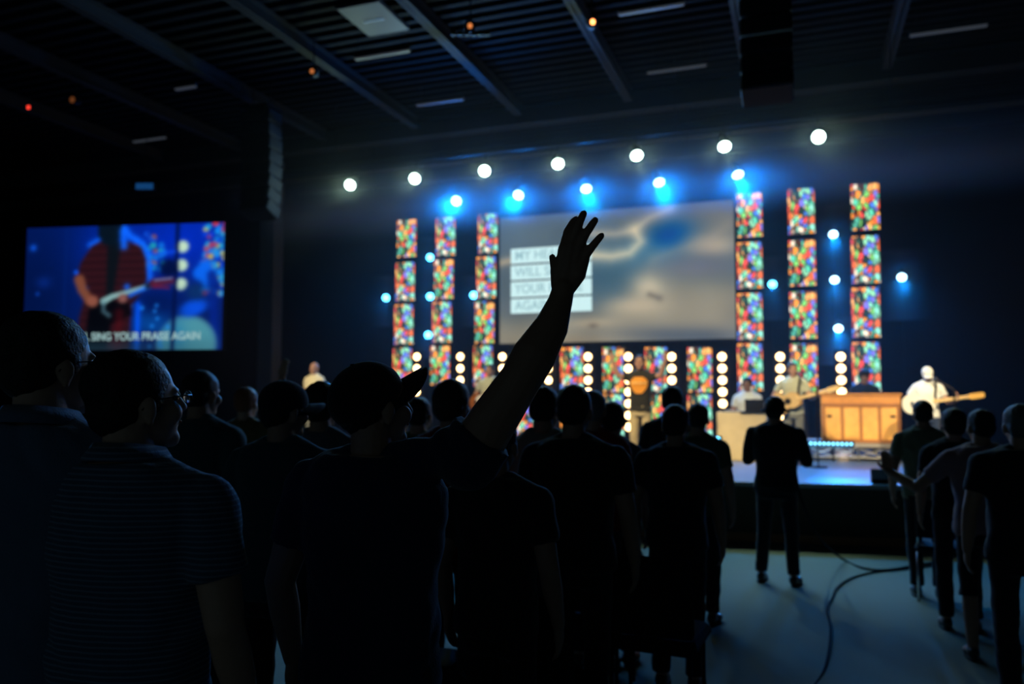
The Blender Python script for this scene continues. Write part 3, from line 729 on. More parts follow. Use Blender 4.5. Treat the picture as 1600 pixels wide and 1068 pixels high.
# side screen ---------------------------------------------------------
tl = P(43, 353, 19.6); tr = P(351, 347, 18.9); br = P(340, 546, 18.9)
Wd = Vector((tr.x - tl.x, tr.y - tl.y)).length; ang = math.atan2(tr.y - tl.y, tr.x - tl.x); Hs = tr.z - br.z
ctr = (tl + tr) / 2; ctr.z = (tr.z + br.z) / 2
side = empty('projection_screen', ctr, ang, 'left side screen showing a close-up of a guitarist in a red plaid shirt', 'screen')
MB().bbox((0, .05, 0), (Wd + .10, .08, Hs + .10), .01).build('frame', BLACKPAINT, side)
for sx in (-1, 1): MB().cyl((sx * Wd * .42, .05, Hs / 2), (sx * Wd * .42, .05, CEIL - ctr.z - .003), .012, n=6).build('hanger', BLACKMETAL, side)
def feed(U, V):
    p = Paint(U, V, 1.56, (.005, .09, .34))
    cx = lambda x: (x - 120) / 980.; cy = lambda y: (y - 160) / 625.
    q = lambda *pts: [(cx(x), cy(y)) for x, y in pts]
    p.gauss(.8, .12, .35, .35, (0, .16, .72), .95); p.gauss(.42, .15, .16, .3, (0, .15, .62), .7); p.gauss(.02, .6, .2, .5, (.0, .055, .22), .7)
    p.line(q((322, 160), (322, 600)), .004, (.01, .13, .42), .01, .6)
    # tiles behind him
    rnd = np.random.RandomState(4)
    for _ in range(34):
        x, y = rnd.uniform(670, 815), rnd.uniform(190, 400); c = [(.10, .60, .70), (.05, .45, .85), (.75, .35, .15), (.15, .65, .60), (.05, .3, .8)][rnd.randint(5)]
        p.disc(cx(x), cy(y), .020, c, .012, .85)
    for _ in range(90):
        x, y = rnd.uniform(1000, 1110), rnd.uniform(160, 520); 
        if (x - 1000) < (y - 300) * -.1: continue
        c = [(.05, .50, .95), (.10, .65, .85), (.02, .25, .85), (.75, .20, .30), (.80, .70, .30), (.1, .55, .9)][rnd.randint(6)]
        p.disc(cx(x), cy(y), .019, c, .012, .85)
    for _ in range(20): p.disc(cx(rnd.uniform(975, 1050)), cy(rnd.uniform(350, 460)), .03, (.03, .38, .9), .02, .8)
    p.line(q((1045, 420), (1070, 790)), .035, (0, .12, .5), .02, .9)
    # lamps
    for x, y in ((900, 275), (897, 368), (897, 462)): p.disc(cx(x), cy(y), .047, (.74, .86, .74), .014)
    # drums
    p.disc(cx(930), cy(760), .225, (.22, .50, .58), .02); p.disc(cx(930), cy(760), .235, (.45, .68, .68), .01, .25); p.gauss(cx(880), cy(720), .05, .12, (.1, .45, .65), .6)
    p.disc(cx(960), cy(580), .062, (.02, .30, .85), .02, 1, 1.7, -18); p.disc(cx(970), cy(500), .06, (.03, .18, .38), .03, .9, 1.2)
    p.disc(cx(760), cy(640), .10, (.02, .30, .62), .05, .8, 1.2); p.gauss(cx(780), cy(560), .10, .10, (.0, .08, .32), .9)
    for _ in range(14): p.disc(cx(rnd.uniform(640, 850)), cy(rnd.uniform(480, 780)), .012, (.1, .5, .9), .012, .8)
    p.line(q((690, 560), (690, 790)), .018, (.02, .35, 1), .02, .9); p.line(q((650, 600), (640, 700)), .012, (.02, .3, .95), .02, .8)
    p.line(q((875, 160), (868, 500), (862, 790)), .014, (.0, .05, .25), .012, .95)
    p.line(q((740, 310), (860, 300)), .012, (.05, .3, .9), .015, .8); p.disc(cx(835), cy(380), .07, (.0, .04, .2), .02, .9)
    # man
    rim = (.05, .40, 1.0)
    p.line(q((445, 255), (505, 222)), .020, rim, .02, .9)
    p.line(q((600, 165), (640, 215), (700, 255), (730, 310), (742, 430)), .026, rim, .02, .95)
    p.poly(q((450, 262), (500, 235), (640, 245), (700, 275), (722, 330), (730, 430), (715, 480), (660, 560), (650, 800), (390, 800), (400, 620), (440, 470), (375, 420), (400, 340)), (.17, .06, .09), .014)
    p.mix(((np.abs(((U - .3) * 26) % 1 - .5) > .32) * .35 * ((p.c[..., 0] > .19) & (p.c[..., 2] < .2))), (.04, .02, .05))
    p.mix(((np.abs((V * 17) % 1 - .5) > .34) * .35 * ((p.c[..., 0] > .12) & (p.c[..., 2] < .2))), (.05, .02, .05))
    p.poly(q((530, 240), (600, 240), (560, 560), (530, 560)), (.03, .06, .09), .014, .95)
    p.poly(q((480, 150), (600, 150), (600, 220), (570, 265), (510, 255), (482, 210)), (.02, .07, .12), .014)
    p.line(q((606, 190), (612, 265)), .025, rim, .02, .9)
    p.poly(q((450, 560), (520, 530), (640, 550), (660, 610), (560, 660), (540, 780), (430, 790), (440, 640)), (.01, .015, .04), .014)
    p.line(q((600, 600), (590, 790)), .03, (.33, .04, .07), .03, .6)
    p.line(q((395, 430), (412, 480), (445, 530)), .040, (.46, .26, .19), .014, 1, .034); p.disc(cx(465), cy(540), .045, (.52, .30, .24), .014)
    p.line(q((520, 540), (560, 518), (735, 470)), .026, (.50, .66, .66), .010, 1, .016)
    p.line(q((520, 548), (520, 590), (548, 612)), .012, (.30, .46, .52), .014, .8)
    p.line(q((650, 515), (740, 470)), .012, rim, .014, .9); p.disc(cx(614), cy(528), .035, (.50, .32, .30), .014); p.disc(cx(633), cy(470), .016, rim, .02)
    p.line(q((735, 470), (760, 455)), .02, (.03, .1, .2), .012); p.line(q((765, 456), (850, 445)), .034, (.30, .10, .20), .016, 1, .024); p.line(q((770, 440), (850, 432)), .005, (.5, .6, .75), .008, .8)
    p.line(q((770, 470), (835, 478)), .010, (.45, .10, .22), .012, .8)
    p.disc(cx(155), cy(262), .02, (.05, .35, .9), .02, .9); p.disc(cx(377), cy(392), .014, (.05, .35, .95), .012)
    p.gauss(cx(215), cy(440), .04, .05, (.02, .14, .45), .8); p.disc(cx(185), cy(498), .012, (.05, .3, .8), .012, .7)
    p.gauss(.25, 1.0, .6, .10, (.10, .20, .26), .75)
    return p.c
picture('picture', Wd, Hs, feed, 1.1, side, 320, 205)
words('HEART WILL SING YOUR PRAISE AGAIN', .262, ((600 - 610) / 980 * Wd, -.012, (.5 - .895) * Hs), emis('subtitle_white', lin((.62, .76, .76)), .95), side, 'caption', .90, 'CENTER', .005)

# ================================================================== stage lamps
HOUSING = mat('lamp_housing', (.014, .014, .016), .45, .5, .4)
def spot(loc, target, c, energy, ang, r, parent, blend=1.0, soft=.05):
    ld = bpy.data.lights.new('lamp_light', 'SPOT'); ld.color = c; ld.energy = energy; ld.spot_size = R(ang); ld.spot_blend = blend; ld.shadow_soft_size = soft
    o = bpy.data.objects.new('lamp_light', ld); col.objects.link(o)
    d = (Vector(target) - Vector(loc)).normalized()
    o.parent = parent; o.rotation_euler = d.to_track_quat('-Z', 'Y').to_euler(); o.location = Vector(loc) - parent.location + d * (r * .2 + .02)
    return o
def can_lamp(q, target, r, em, label, group, c, energy, ang, mount='hang', zt=None, soft=.05, name='spotlight', zy=None, halo=0, hc=None):
    t = empty(name, q, 0, label, 'spotlight', group); d = (Vector(target) - q).normalized()
    M = d.to_track_quat('Z', 'Y').to_matrix()
    b = MB(); b.cyl(M @ Vector((0, 0, -.30)), M @ Vector((0, 0, -.02)), r * .75, r * 1.08, 20); b.cyl(M @ Vector((0, 0, -.02)), M @ Vector((0, 0, .012)), r * 1.12, r * 1.12, 20, False)
    b.ell(M @ Vector((0, 0, -.30)), (r * .7,) * 3); b.build('housing', HOUSING, t, False)
    l = MB(); l.ell((0, 0, 0), (r, r, .02), M, 20, 8); l.build('lens', em, t, True)
    y = MB(); s = M @ Vector((1, 0, 0)); s.z = 0; s.normalize(); o_ = M @ Vector((0, 0, -.13))
    y.tube([o_ + s * r * 1.1, o_ + s * r * 1.25, o_ + s * r * 1.25 + Vector((0, 0, r * 1.7)), o_ - s * r * 1.25 + Vector((0, 0, r * 1.7)), o_ - s * r * 1.25, o_ - s * r * 1.1], .010, 6)
    if zt is not None: y.cyl(o_ + Vector((0, 0, r * 1.7)), Vector((o_.x, o_.y if zy is None else zy - q.y, zt - q.z)), .014, n=8)
    y.build('yoke', BLACKMETAL, t)
    spot(q, target, c, energy, ang, r, t, soft=soft)
    if halo: spot(q, target, hc or c, halo, 160, r, t, blend=.3, soft=soft)
    return t
WHITE = emis('white_lens', (.72, 1.0, .86), 10.0); BLUE = emis('blue_lens', (.10, .62, 1.0), 9.0); BLUEW = emis('pale_blue_lens', (.45, .80, 1.0), 7.0)
ZW, YWh = 6.0, 13.95
whites = [(547, 289, 1.0, (450, 375)), (648, 279, 1.0, (580, 365)), (757, 267, 1.0, (728, 350)), (872, 256, 1.0, (862, 350)), (995, 243, 1.0, (992, 340)), (1132, 229, 1.0, (1142, 320)), (1279, 214, 1.0, (1325, 300))]
ordn = ['first', 'second', 'third', 'fourth', 'fifth', 'sixth', 'seventh']
WAIM = [(520, 1000), (640, 1000), (780, 960), (1010, 900), (1180, 880), (1290, 890), (1480, 930)]
for i, (x, y, k, tg) in enumerate(whites):
    q = PY(x, y, YWh); f = PZ(WAIM[i][0], WAIM[i][1], 0.05)
    if i in (0, 1, 2, 6): f = P(tg[0], tg[1], (q - C0).dot(Fw) - 3.0); f = q + (f - q) * 3
    can_lamp(q, f, .105, WHITE, 'white stage spotlight, %s from the left in the top row of seven' % ordn[i], 'white spotlights in the top row', (.62, 1.0, .74), (330, 330, 330, 330, 560, 560, 330)[i], (19, 19, 19, 20, 22, 22, 20)[i], zt=6.45, soft=.05, zy=YWh + .12, halo=70)
blues = [(713, 314, (680, 355)), (810, 305, (775, 370)), (916, 295, (915, 370)), (1030, 285, (1040, 370)), (1153, 273, (1200, 340))]
BAIM = [(600, 900), (760, 850), (1010, 760), (1180, 745), (1330, 745)]
for i, (x, y, tg) in enumerate(blues):
    q = PY(x, y, 15.5); f = P(tg[0], tg[1], (q - C0).dot(Fw) - 1.6); f = q + (f - q) * 3
    if i > 1: f = P(BAIM[i][0], BAIM[i][1], 11.0)
    can_lamp(q, f, .105, BLUEW, 'blue stage spotlight, %s from the left in the second row of five' % ordn[i], 'blue spotlights in the second row', (.0, .36, 1.0), 1300, 48, zt=6.45, soft=.06, zy=15.62, halo=330, hc=(.0, .22, 1.0))
lows = [(672, 402, 'between the two left panel columns, upper'), (672, 463, 'between the two left panel columns, middle'), (669, 523, 'between the two left panel columns, lower'), (603, 465, 'left of the outermost left panel column'), (740, 461, 'left of the panel column nearest the large screen'),
        (1207, 444, 'right of the first panel column right of the large screen'), (1302, 366, 'between the two right panel columns, upper'), (1304, 437, 'between the two right panel columns, middle'), (1310, 513, 'between the two right panel columns, lower'), (1409, 433, 'alone at the right of all the panel columns')]
for i, (x, y, lab) in enumerate(lows):
    q = PY(x, y, WALLY + .15); dx = -22 if x < 800 else (4 if x < 1400 else 12)
    f = P(x + dx, y + (30 if x < 800 else 110), (q - C0).dot(Fw) - 2.5); f = q + (f - q) * 3
    big = x > 1250
    t = can_lamp(q, f, .085, BLUEW if big else BLUE, 'small blue stage lamp %s' % lab, 'blue lamps on poles between the LED panels', (.0, .25, 1.0), 520 if big else 150, 50, soft=.05, name='stage_lamp', halo=60 if big else 30)
    # pole to the stage deck
    yo = (.18, .45, .72)[{'middle': 1, 'upper': 2}.get(lab.split()[-1], 0)]
    o = MB().cyl((0, yo, .0), (0, yo, STAGE - q.z + .02), .022, n=8).cyl((0, yo, STAGE - q.z + .03), (0, yo, STAGE - q.z), .12, n=16).cyl((0, .0, 0), (0, yo + .02, 0), .02, n=8).build('pole', BLACKMETAL, t)
# lighting pipes the rows hang from
for nme, Y, lab in (('lighting_pipe', YWh + .12, 'front lighting pipe carrying the row of white spotlights'), ('lighting_pipe', 15.62, 'rear lighting pipe carrying the row of blue spotlights')):
    b = MB(); b.cyl((-11, Y, 6.45), (4, Y, 6.45), .03, n=10)
    for x in (-9, -5.5, -2, 1.5): b.cyl((x, Y, 6.45), (x, Y, CEIL - .001), .008, n=6)
    tag(b.build(nme, BLACKMETAL, None, True), lab, 'pipe', 'lighting pipes above the stage')

# warm bulb columns ----------------------------------------------------
WARM = emis('warm_bulb', (1.0, .66, .30), 9.0)
wl = ['651', '719', '785', '857', '919', '982', '1050', '1129', '1220', '1315']
wn = ['outermost on the left, beside the cap brim', 'second from the left, between two panel columns', 'third from the left, behind the raised upper arm', 'fourth from the left, touching the raised forearm', 'fifth from the left', 'left beside the singer in black', 'right beside the singer in black', 'just right of the last short panel column, above the desk', 'behind the standing acoustic guitarist', 'outermost on the right, above the wooden piano']
for x, lab in zip(wl, wn):
    x = int(x); q = PY(x, 611, WALLY - .25)
    t = empty('bulb_column', (q.x, q.y, STAGE), 0, 'column of round warm white bulbs, ' + lab, 'light', 'columns of warm bulbs along the stage wall')
    zs = [PY(x, 557 + 18.3 * k, WALLY - .25).z - STAGE for k in range(7)]
    b = MB(); b.bbox((0, .10, (zs[0] + .15) / 2 + .01), (.25, .08, zs[0] + .13), .01); b.box((0, .16, .02), (.32, .30, .04)); b.build('backplate', BLACKPAINT, t)
    for z in zs:
        c_ = MB(); c_.cyl((0, .07, z), (0, .015, z), .07, .098, 20, False); co = c_.build('reflector', mat('reflector', (.6, .4, .2), .3, .8), t)
        l = MB(); l.ell((0, .0, z), (.078, .03, .078), None, 20, 10); l.build('bulb', WARM, t, True)

# front-of-house spots above the audience, outside the top of the frame, lighting the band
for i, (x, y, tx, ty, e, lab) in enumerate(((-10, 3.5, -9.1, 13.6, 900, 'first from the left'), (-7, 3.5, -5.2, 13.2, 700, 'second from the left'), (-4.2, 3.5, -2.3, 11.8, 850, 'third from the left'), (-1.6, 3.5, -.45, 13.2, 900, 'third from the right'), (1.0, 3.5, 1.1, 13.8, 900, 'second from the right'), (3.4, 4.0, 2.0, 13.0, 900, 'first from the right'))):
    q = Vector((x, y, 7.2))
    can_lamp(q, Vector((tx, ty, 1.7)), .12, mat('glass_lens', (.3, .3, .28), .1), 'front-of-house stage spotlight under the ceiling over the audience, %s' % lab, 'front-of-house spotlights', (1.0, .80, .50), e * 6.0, 15, zt=CEIL - .001, soft=.08)

# ================================================================== props on the stage
def on(px, py, Y, z=STAGE): q = PY(px, py, Y); return Vector((q.x, q.y, z))
OAK = mat('oak', (.62, .26, .05), .45, 0, .4, .08, 9, .25); OAKL = mat('pale_plywood', (.62, .50, .27), .55, 0, .3, .06, 7, .15)
# upright wooden piano on a low truss riser
YP = 14.0
a = PY(1285, 690, YP); b_ = PY(1408, 616, YP); RZ = PY(1340, 692, YP).z
Wp, Hp = b_.x - a.x, b_.z - RZ - .01
RH = RZ - STAGE
ri = empty('stage_riser', ((a.x + b_.x) / 2 - .06, YP + .55, STAGE), 0, 'low aluminium truss riser with crossed braces carrying the wooden piano', 'riser')
Wr = Wp + .38; ALU = mat('aluminium', (.20, .20, .19), .45, .9, .5)
MB().bbox((0, 0, RH - .03), (Wr, 1.4, .06), .01).build('deck', mat('riser_deck', (.30, .27, .22), .5), ri)
nb = 4
for i in range(nb + 1):
    x = -Wr / 2 + .04 + (Wr - .08) * i / nb
    for y in (-.64, .64): MB().cyl((x, y, 0), (x, y, RH - .06), .018, n=10).build('leg', ALU, ri)
for i in range(nb):
    x0 = -Wr / 2 + .04 + (Wr - .08) * i / nb; x1 = x0 + (Wr - .08) / nb
    for s0, s1 in ((.07, RH - .08), (RH - .08, .07)): MB().cyl((x0, -.64, s0), (x1, -.64, s1), .009, n=8).build('brace', ALU, ri)
for z in (.06, RH - .075): MB().cyl((-Wr / 2 + .04, -.64, z), (Wr / 2 - .04, -.64, z), .012, n=8).build('rail', ALU, ri)
pn = empty('upright_piano', ((a.x + b_.x) / 2, YP + .35, RZ), 0, 'upright wooden piano with its panelled orange-brown back towards the audience', 'piano')
b = MB(); b.bbox((0, 0, Hp / 2), (Wp, .50, Hp), .012); b.build('case', OAK, pn)
for i in range(4):
    cx = (-1.5 + i) * Wp * .235
    MB().bbox((cx, -.252, Hp * .40), (Wp * .215, .02, Hp * .66), .015).build('back_panel', mat('oak_panel', (.78, .40, .09), .45, 0, .4, .08, 7, .3), pn)
for i in range(5):
    cx = (-2 + i) * Wp * .235; MB().bbox((cx, -.258, Hp * .40), (.05, .035, Hp * .72), .008).build('post', mat('oak_post', (.36, .14, .035), .5, 0, .4, .05, 9, .2), pn)
MB().bbox((0, -.258, Hp * .80), (Wp * .99, .035, .05), .008).bbox((0, -.258, .03), (Wp * .99, .035, .05), .008).build('rail', mat('oak_post', (.36, .14, .035)), pn)
MB().bbox((0, 0, Hp + .012), (Wp + .05, .56, .03), .01).build('lid', OAK, pn)
MB().bbox((0, .42, Hp * .55), (Wp * .98, .36, .10), .01).build('keyboard_shelf', OAK, pn)
for sx in (-1, 1): MB().bbox((sx * Wp * .40, -.282, Hp * .56), (.08, .012, .03), .004).build('handle', BLACKMETAL, pn)
# row of small blue lamps along the front edge of the riser
BEAD = emis('pale_blue_bead', (.20, .72, 1.0), 4.0)
q0 = PY(1260, 692, YP - .17); q1 = PY(1330, 692, YP - .17)
t = empty('light_bar', ((q0.x + q1.x) / 2, q0.y, 0), 0, 'bar of small pale blue lamps along the riser edge below the wooden piano', 'light'); t.location.z = q0.z
L_ = q1.x - q0.x
bb = MB(); bb.bbox((0, .04, 0), (L_ + .10, .06, .09), .01); bb.cyl((-L_ * .45, .04, -.02), (-L_ * .45, .04, STAGE - q0.z), .015, n=8); bb.cyl((L_ * .1, .04, -.02), (L_ * .1, .04, STAGE - q0.z), .015, n=8); bb.build('housing', BLACKMETAL, t)
for k in range(11):
    l = MB(); l.ell((-L_ / 2 + L_ * k / 10, 0, 0), (.020, .012, .020)); l.build('bead_lamp', BEAD, t, True)
ld = bpy.data.lights.new('bar_light', 'AREA'); ld.shape = 'RECTANGLE'; ld.size = L_; ld.size_y = .05; ld.color = (.1, .5, 1); ld.energy = 2.5
o = bpy.data.objects.new('bar_light', ld); col.objects.link(o); o.parent = t; o.location = (0, -.03, -.02); o.rotation_euler = (R(70), 0, 0)
# little blue lamp on the deck by the desk
q = PY(1121, 687, 13.2); t = empty('floor_lamp', (q.x, q.y, STAGE), 0, 'small blue lamp low on the stage at the left foot of the pale desk', 'light')
MB().bbox((0, .06, (q.z - STAGE) / 2 + .03), (.14, .10, q.z - STAGE + .06), .02).build('housing', BLACKMETAL, t)
l = MB(); l.ell((0, 0, q.z - STAGE), (.045, .02, .045)); l.build('lens', BLUE, t, True)
# pale wooden desk
YD = 13.5
a = PY(1121, 714, YD); b_ = PY(1197, 644, YD); Wd_, Hd_ = b_.x - a.x, b_.z - STAGE
dk = empty('keyboard_desk', ((a.x + b_.x) / 2, YD + .3, STAGE), 0, 'pale plywood desk front standing on the stage left of the acoustic guitarist', 'desk')
MB().bbox((0, -.28, Hd_ / 2), (Wd_, .04, Hd_), .008).build('front_panel', OAKL, dk)
for sx in (-1, 1): MB().bbox((sx * (Wd_ / 2 - .02), 0, Hd_ / 2), (.04, .56, Hd_), .008).build('side_panel', OAKL, dk)
MB().bbox((0, 0, Hd_ - .06), (Wd_ - .06, .52, .03), .006).build('shelf', OAKL, dk)
kb = empty('keyboard_instrument', dk.location + Vector((0, 0, Hd_ - .045)), 0, 'black keyboard lying inside the top of the pale plywood desk', 'keyboard')
MB().bbox((0, .02, .03), (Wd_ - .12, .30, .055), .01).build('case', BLACKPAINT, kb)
MB().bbox((0, .10, .062), (Wd_ - .18, .14, .012), .003).build('key_bed', mat('ivory', (.6, .58, .5), .3), kb)
q = PY(1178, 636, YD - .1)
lp = empty('laptop', (q.x, YD + .06, dk.location.z + Hd_ + .013), 0, 'dark open laptop seen from behind on the pale plywood desk', 'laptop')
MB().bbox((0, .12, .008), (.30, .20, .016), .004).build('base', BLACKPAINT, lp)
MB().bbox((0, 0, .10), (.30, .010, .20), .004, Matrix.Rotation(R(12), 3, 'X')).build('lid', BLACKPAINT, lp)
lp_s = MB().bbox((0, .08, 0), (.44, .30, .026), .005).build('laptop_shelf', BLACKPAINT); lp_s.location = (q.x, YD + .02, dk.location.z + Hd_ - .001); tag(lp_s, 'black tray bridging the top of the pale desk under the laptop', 'tray')
# small black monitor box at the stage edge
q = PY(1372, 756, 11.3); zq = STAGE
q = Vector((P(1372, 756, 9.9).x, 0, 0)); q.y = stage_front(q.x) + .22
t = empty('monitor_box', (q.x, q.y, STAGE + .001), 0, 'small black stage monitor box at the front edge of the stage', 'speaker')
b = MB(); pts = [(-.10, 0), (.12, 0), (.12, .15), (.02, .17), (-.10, .06)]
M = Matrix(((0, 0, 1, 0), (1, 0, 0, 0), (0, 1, 0, 0), (0, 0, 0, 1)))
b.prism(pts, -.10, .10, M); b.build('cabinet', BLACKPAINT, t)
# ------------------------------------------------------------------ guitars and microphones
def guitar(prs, face, at_, ndir, label, kind, bodym, topm, neckm, headm):
    """at_: body centre in the player's frame, ndir: neck direction; the top faces forward"""
    n = Vector(ndir).normalized(); f = Vector((0, 1, .12)); f = (f - n * f.dot(n)).normalized(); u = f.cross(n)
    M3 = Matrix((n, u, f)).transposed().to_4x4()
    Wm = Matrix.Translation(prs.location) @ Matrix.Rotation(R(face), 4, 'Z') @ Matrix.Translation(at_) @ M3
    g = empty('guitar', (0, 0, 0), 0, label, 'guitar', None); g.matrix_world = Wm
    pts = []
    for i in range(48):
        a = 2 * math.pi * i / 48; ca, sa = math.cos(a), math.sin(a)
        x = .235 * ca; wd = (.185 if ca < 0 else .140) * (1 - .28 * math.exp(-((ca - .12) / .22) ** 2)) if kind == 'acoustic' else (.165 if ca < 0 else .14) * (1 - .22 * math.exp(-((ca - .1) / .25) ** 2))
        y = wd * sa / max(.35, abs(math.sin(a))) ** .25
        if kind != 'acoustic' and ca > .75: x -= .05 * (1 - abs(sa) * 1.3)
        pts.append((x, y))
    dp = .10 if kind == 'acoustic' else .045
    MB().prism(pts, -dp, -.004).build('body', bodym, g)
    MB().prism([(x * .97, y * .97) for x, y in pts], -.004, .002).build('top', topm, g)
    if kind == 'acoustic':
        MB().cyl((.04, 0, .001), (.04, 0, .005), .050, n=24).build('sound_hole', BLACKPAINT, g)
        MB().bbox((-.10, 0, .008), (.03, .14, .014), .004).build('bridge', HAIRD, g)
    else:
        MB().prism([(.12, .03), (.10, .10), (-.06, .10), (-.10, .04), (-.02, -.03), (.10, -.09), (.14, -.05)], .002, .005).build('pickguard', mat('pickguard', (.7, .7, .65), .3), g)
        for x in (-.02, .05): MB().bbox((x, 0, .010), (.02, .09, .014), .004).build('pickup', BLACKPAINT, g)
        MB().bbox((-.10, 0, .010), (.05, .08, .014), .004).build('bridge', CHROME, g)
    MB().bbox((.40, 0, .004), (.46, .052, .028), .008).build('neck', neckm, g)
    hd = MB(); hd.prism([(.62, -.026), (.64, -.040), (.80, -.038), (.82, 0), (.80, .036), (.64, .038), (.62, .026)], -.012, .006); ho = hd.build('headstock', headm, g)
    for i in range(6): MB().cyl((.66 + .045 * (i % 3), (-.035 if i < 3 else .035), -.004), (.66 + .045 * (i % 3), (-.06 if i < 3 else .06), -.004), .006, n=8).build('tuning_peg', CHROME, ho)
    inv = M3.inverted() @ Matrix.Translation(-Vector(at_)); S = (prs_H.get(prs.name, 1.75)) / 1.75
    path = [(.22, .10, 1.02), (.19, .02, 1.2), (.06, -.135, 1.34), (-.10, -.06, 1.50), (-.12, .09, 1.44), (-.10, .165, 1.28), (-.10, .19, 1.12)]
    lo = [Vector(p) * S if True else p for p in path]; fine = []
    for i in range(len(lo) - 1):
        p0, p1, p2, p3 = lo[max(i - 1, 0)], lo[i], lo[i + 1], lo[min(i + 2, len(lo) - 1)]
        for k in range(6):
            t_ = k / 6; fine.append(.5 * ((2 * p1) + (p2 - p0) * t_ + (2 * p0 - 5 * p1 + 4 * p2 - p3) * t_ * t_ + (3 * p1 - p0 - 3 * p2 + p3) * t_ ** 3))
    fine.append(lo[-1]); s_ = MB(); s_.tube([inv @ p for p in fine], .017, 8); s_.build('strap', BLACKPAINT, g, True)
    return g
prs_H = {}
def mic(px, py, Y, label, toward=(.1, -.25)):
    q = PY(px, py, Y); t = empty('microphone_stand', (q.x, q.y, STAGE), 0, label, 'microphone stand', None); z = q.z - STAGE
    b = MB(); b.cyl((toward[0], toward[1], .0), (toward[0], toward[1], .02), .13, n=24); b.build('base', BLACKMETAL, t)
    MB().cyl((toward[0], toward[1], .02), (toward[0], toward[1], z - .15), .011, n=8).build('pole', BLACKMETAL, t)
    MB().cyl((toward[0], toward[1], z - .15), (0, 0, z), .008, n=8).build('boom', BLACKMETAL, t)
    m_ = MB(); m_.cyl((toward[0] * .12, toward[1] * .12, z - .01), (0, .04, z + .01), .013, .020, 12); m_.ell((0, .05, z + .012), (.024, .026, .024)); m_.build('microphone', mat('mic_grille', (.05, .05, .06), .3, .8), t, True)

# ------------------------------------------------------------------ the band
def band(label, px, ytop, Y, **k):
    q = PY(px, ytop, Y); d = (q - C0).dot(Fw); hh = k.get('hat_h', 0)
    if not k.get('sit'): k.setdefault('H', q.z - STAGE - hh)
    o = person(label, px, ytop, d, base=k.pop('base', STAGE), **k); o.location = (q.x, Y, o.location.z); prs_H[o.name] = k['H'] if 'H' in k else 1.7
    return o
CREAM = fabric('cream_shirt', (.74, .68, .46)); WHITEF = fabric('white_shirt', (.78, .80, .74)); PALEG = fabric('pale_green_grey_shirt', (.50, .52, .38))
KHAKI = fabric('khaki_trousers', (.58, .46, .24)); TEE = fabric('charcoal_tee', (.035, .035, .030)); GREYT = fabric('grey_trousers', (.22, .23, .20)); JEANS = fabric('blue_jeans', (.03, .05, .10)); DARKT = fabric('black_trousers', (.012, .012, .016))
NAVY = fabric('navy_tee', (.012, .022, .045))
s1 = band('person in a cream shirt standing at the far left end of the stage', 492, 566, 13.6, face=176, head=(0, 0), arms=('keys', 'down'), shirt=CREAM, sleeve='short', trousers=GREYT, hair='bald', eyes=True, seed=11, build=1.0)
s2 = band('person with a guitar in a pale green shirt, partly behind the raised arm', 766, 569, 13.2, face=178, head=(8, 0), arms=('fret', 'strum'), shirt=PALEG, trousers=JEANS, hair='short', hairmat=HAIRB, eyes=True, seed=12)
up = ((.33, .06, 1.42), (.42, .12, 1.66), (.03, .1, 1), (0, 1, 0), (-1, 0, 0))
s3 = band('person in a black t-shirt and khaki trousers with both arms spread and raised', 1000, 554, 11.8, face=180, head=(0, 6), arms=(up, up), shirt=TEE, trousers=KHAKI, hair='short', hairmat=HAIRB, eyes=True, seed=13, build=1.0, skin=SKIN)
s4 = band('person in a white shirt sitting low behind the pale plywood desk', 1168, 611, 14.6, face=180, head=(5, -8), arms=('keys', 'keys'), shirt=WHITEF, trousers=DARKT, hair='short', eyes=True, seed=14, sit=True, H=1.36, skin=SKIN2)
s5 = band('person in a grey-green t-shirt playing an acoustic guitar at a microphone', 1238, 566, 13.0, face=176, head=(-25, 0), arms=('fret', 'strum'), shirt=PALEG, trousers=GREYT, hair='short', hairmat=HAIRB, eyes=True, seed=15, build=1.0)
s6 = band('person seated in shadow behind the wooden piano, only dark head and shoulders showing', 1350, 588, 15.4, face=180, head=(0, -10), arms=('keys', 'keys'), shirt=NAVY, sleeve='long', trousers=DARKT, hair='bushy', seed=16, sit=True, H=1.50, skin=SKIN2)
s7 = band('person in a white t-shirt and white cap playing an electric guitar, head bowed', 1448, 573, 13.0, face=178, head=(-8, -30), arms=('fret', 'strum'), shirt=WHITEF, trousers=JEANS, hair='undercap', cap='ball', capm=fabric('white_cap', (.75, .76, .70)), hat_h=.0, eyes=True, seed=17)
for o_, z_s in ((s4, .46), (s6, .46)):
    q = o_.location; t = empty('stool', (q.x, q.y, STAGE), 0, 'black round stool under the person behind the %s' % ('pale desk' if o_ is s4 else 'wooden piano'), 'stool')
    hs = .78 if o_ is s6 else .64
    hs = (1.50 if o_ is s6 else 1.36) - .97
    MB().cyl((0, 0, hs - .06), (0, 0, hs), .17, n=24).build('seat', BLACKPAINT, t)
    for k in range(4):
        a_ = math.pi / 4 + k * math.pi / 2; MB().cyl((.12 * math.cos(a_), .12 * math.sin(a_), hs - .06), (.19 * math.cos(a_), .19 * math.sin(a_), 0), .013, n=8).build('leg', BLACKMETAL, t)
SUN = mat('sunburst', (.28, .09, .02), .2, 0, .5, .02, 5, .5, coat=.6); SPR = mat('spruce_top', (.72, .50, .22), .25, 0, .5, .02, 5, .2, coat=.6); WHG = mat('white_lacquer', (.80, .78, .66), .2, 0, .5, coat=.7)
MAPLE = mat('maple', (.72, .50, .22), .3, 0, .4, .02, 8, .15); ROSE = mat('rosewood', (.10, .045, .02), .4, 0, .4)
guitar(s5, 176, (.10, .20, .95), (-.90, .10, .26), 'brown and cream acoustic guitar held by the person in the grey-green t-shirt', 'acoustic', SUN, SPR, MAPLE, MAPLE)
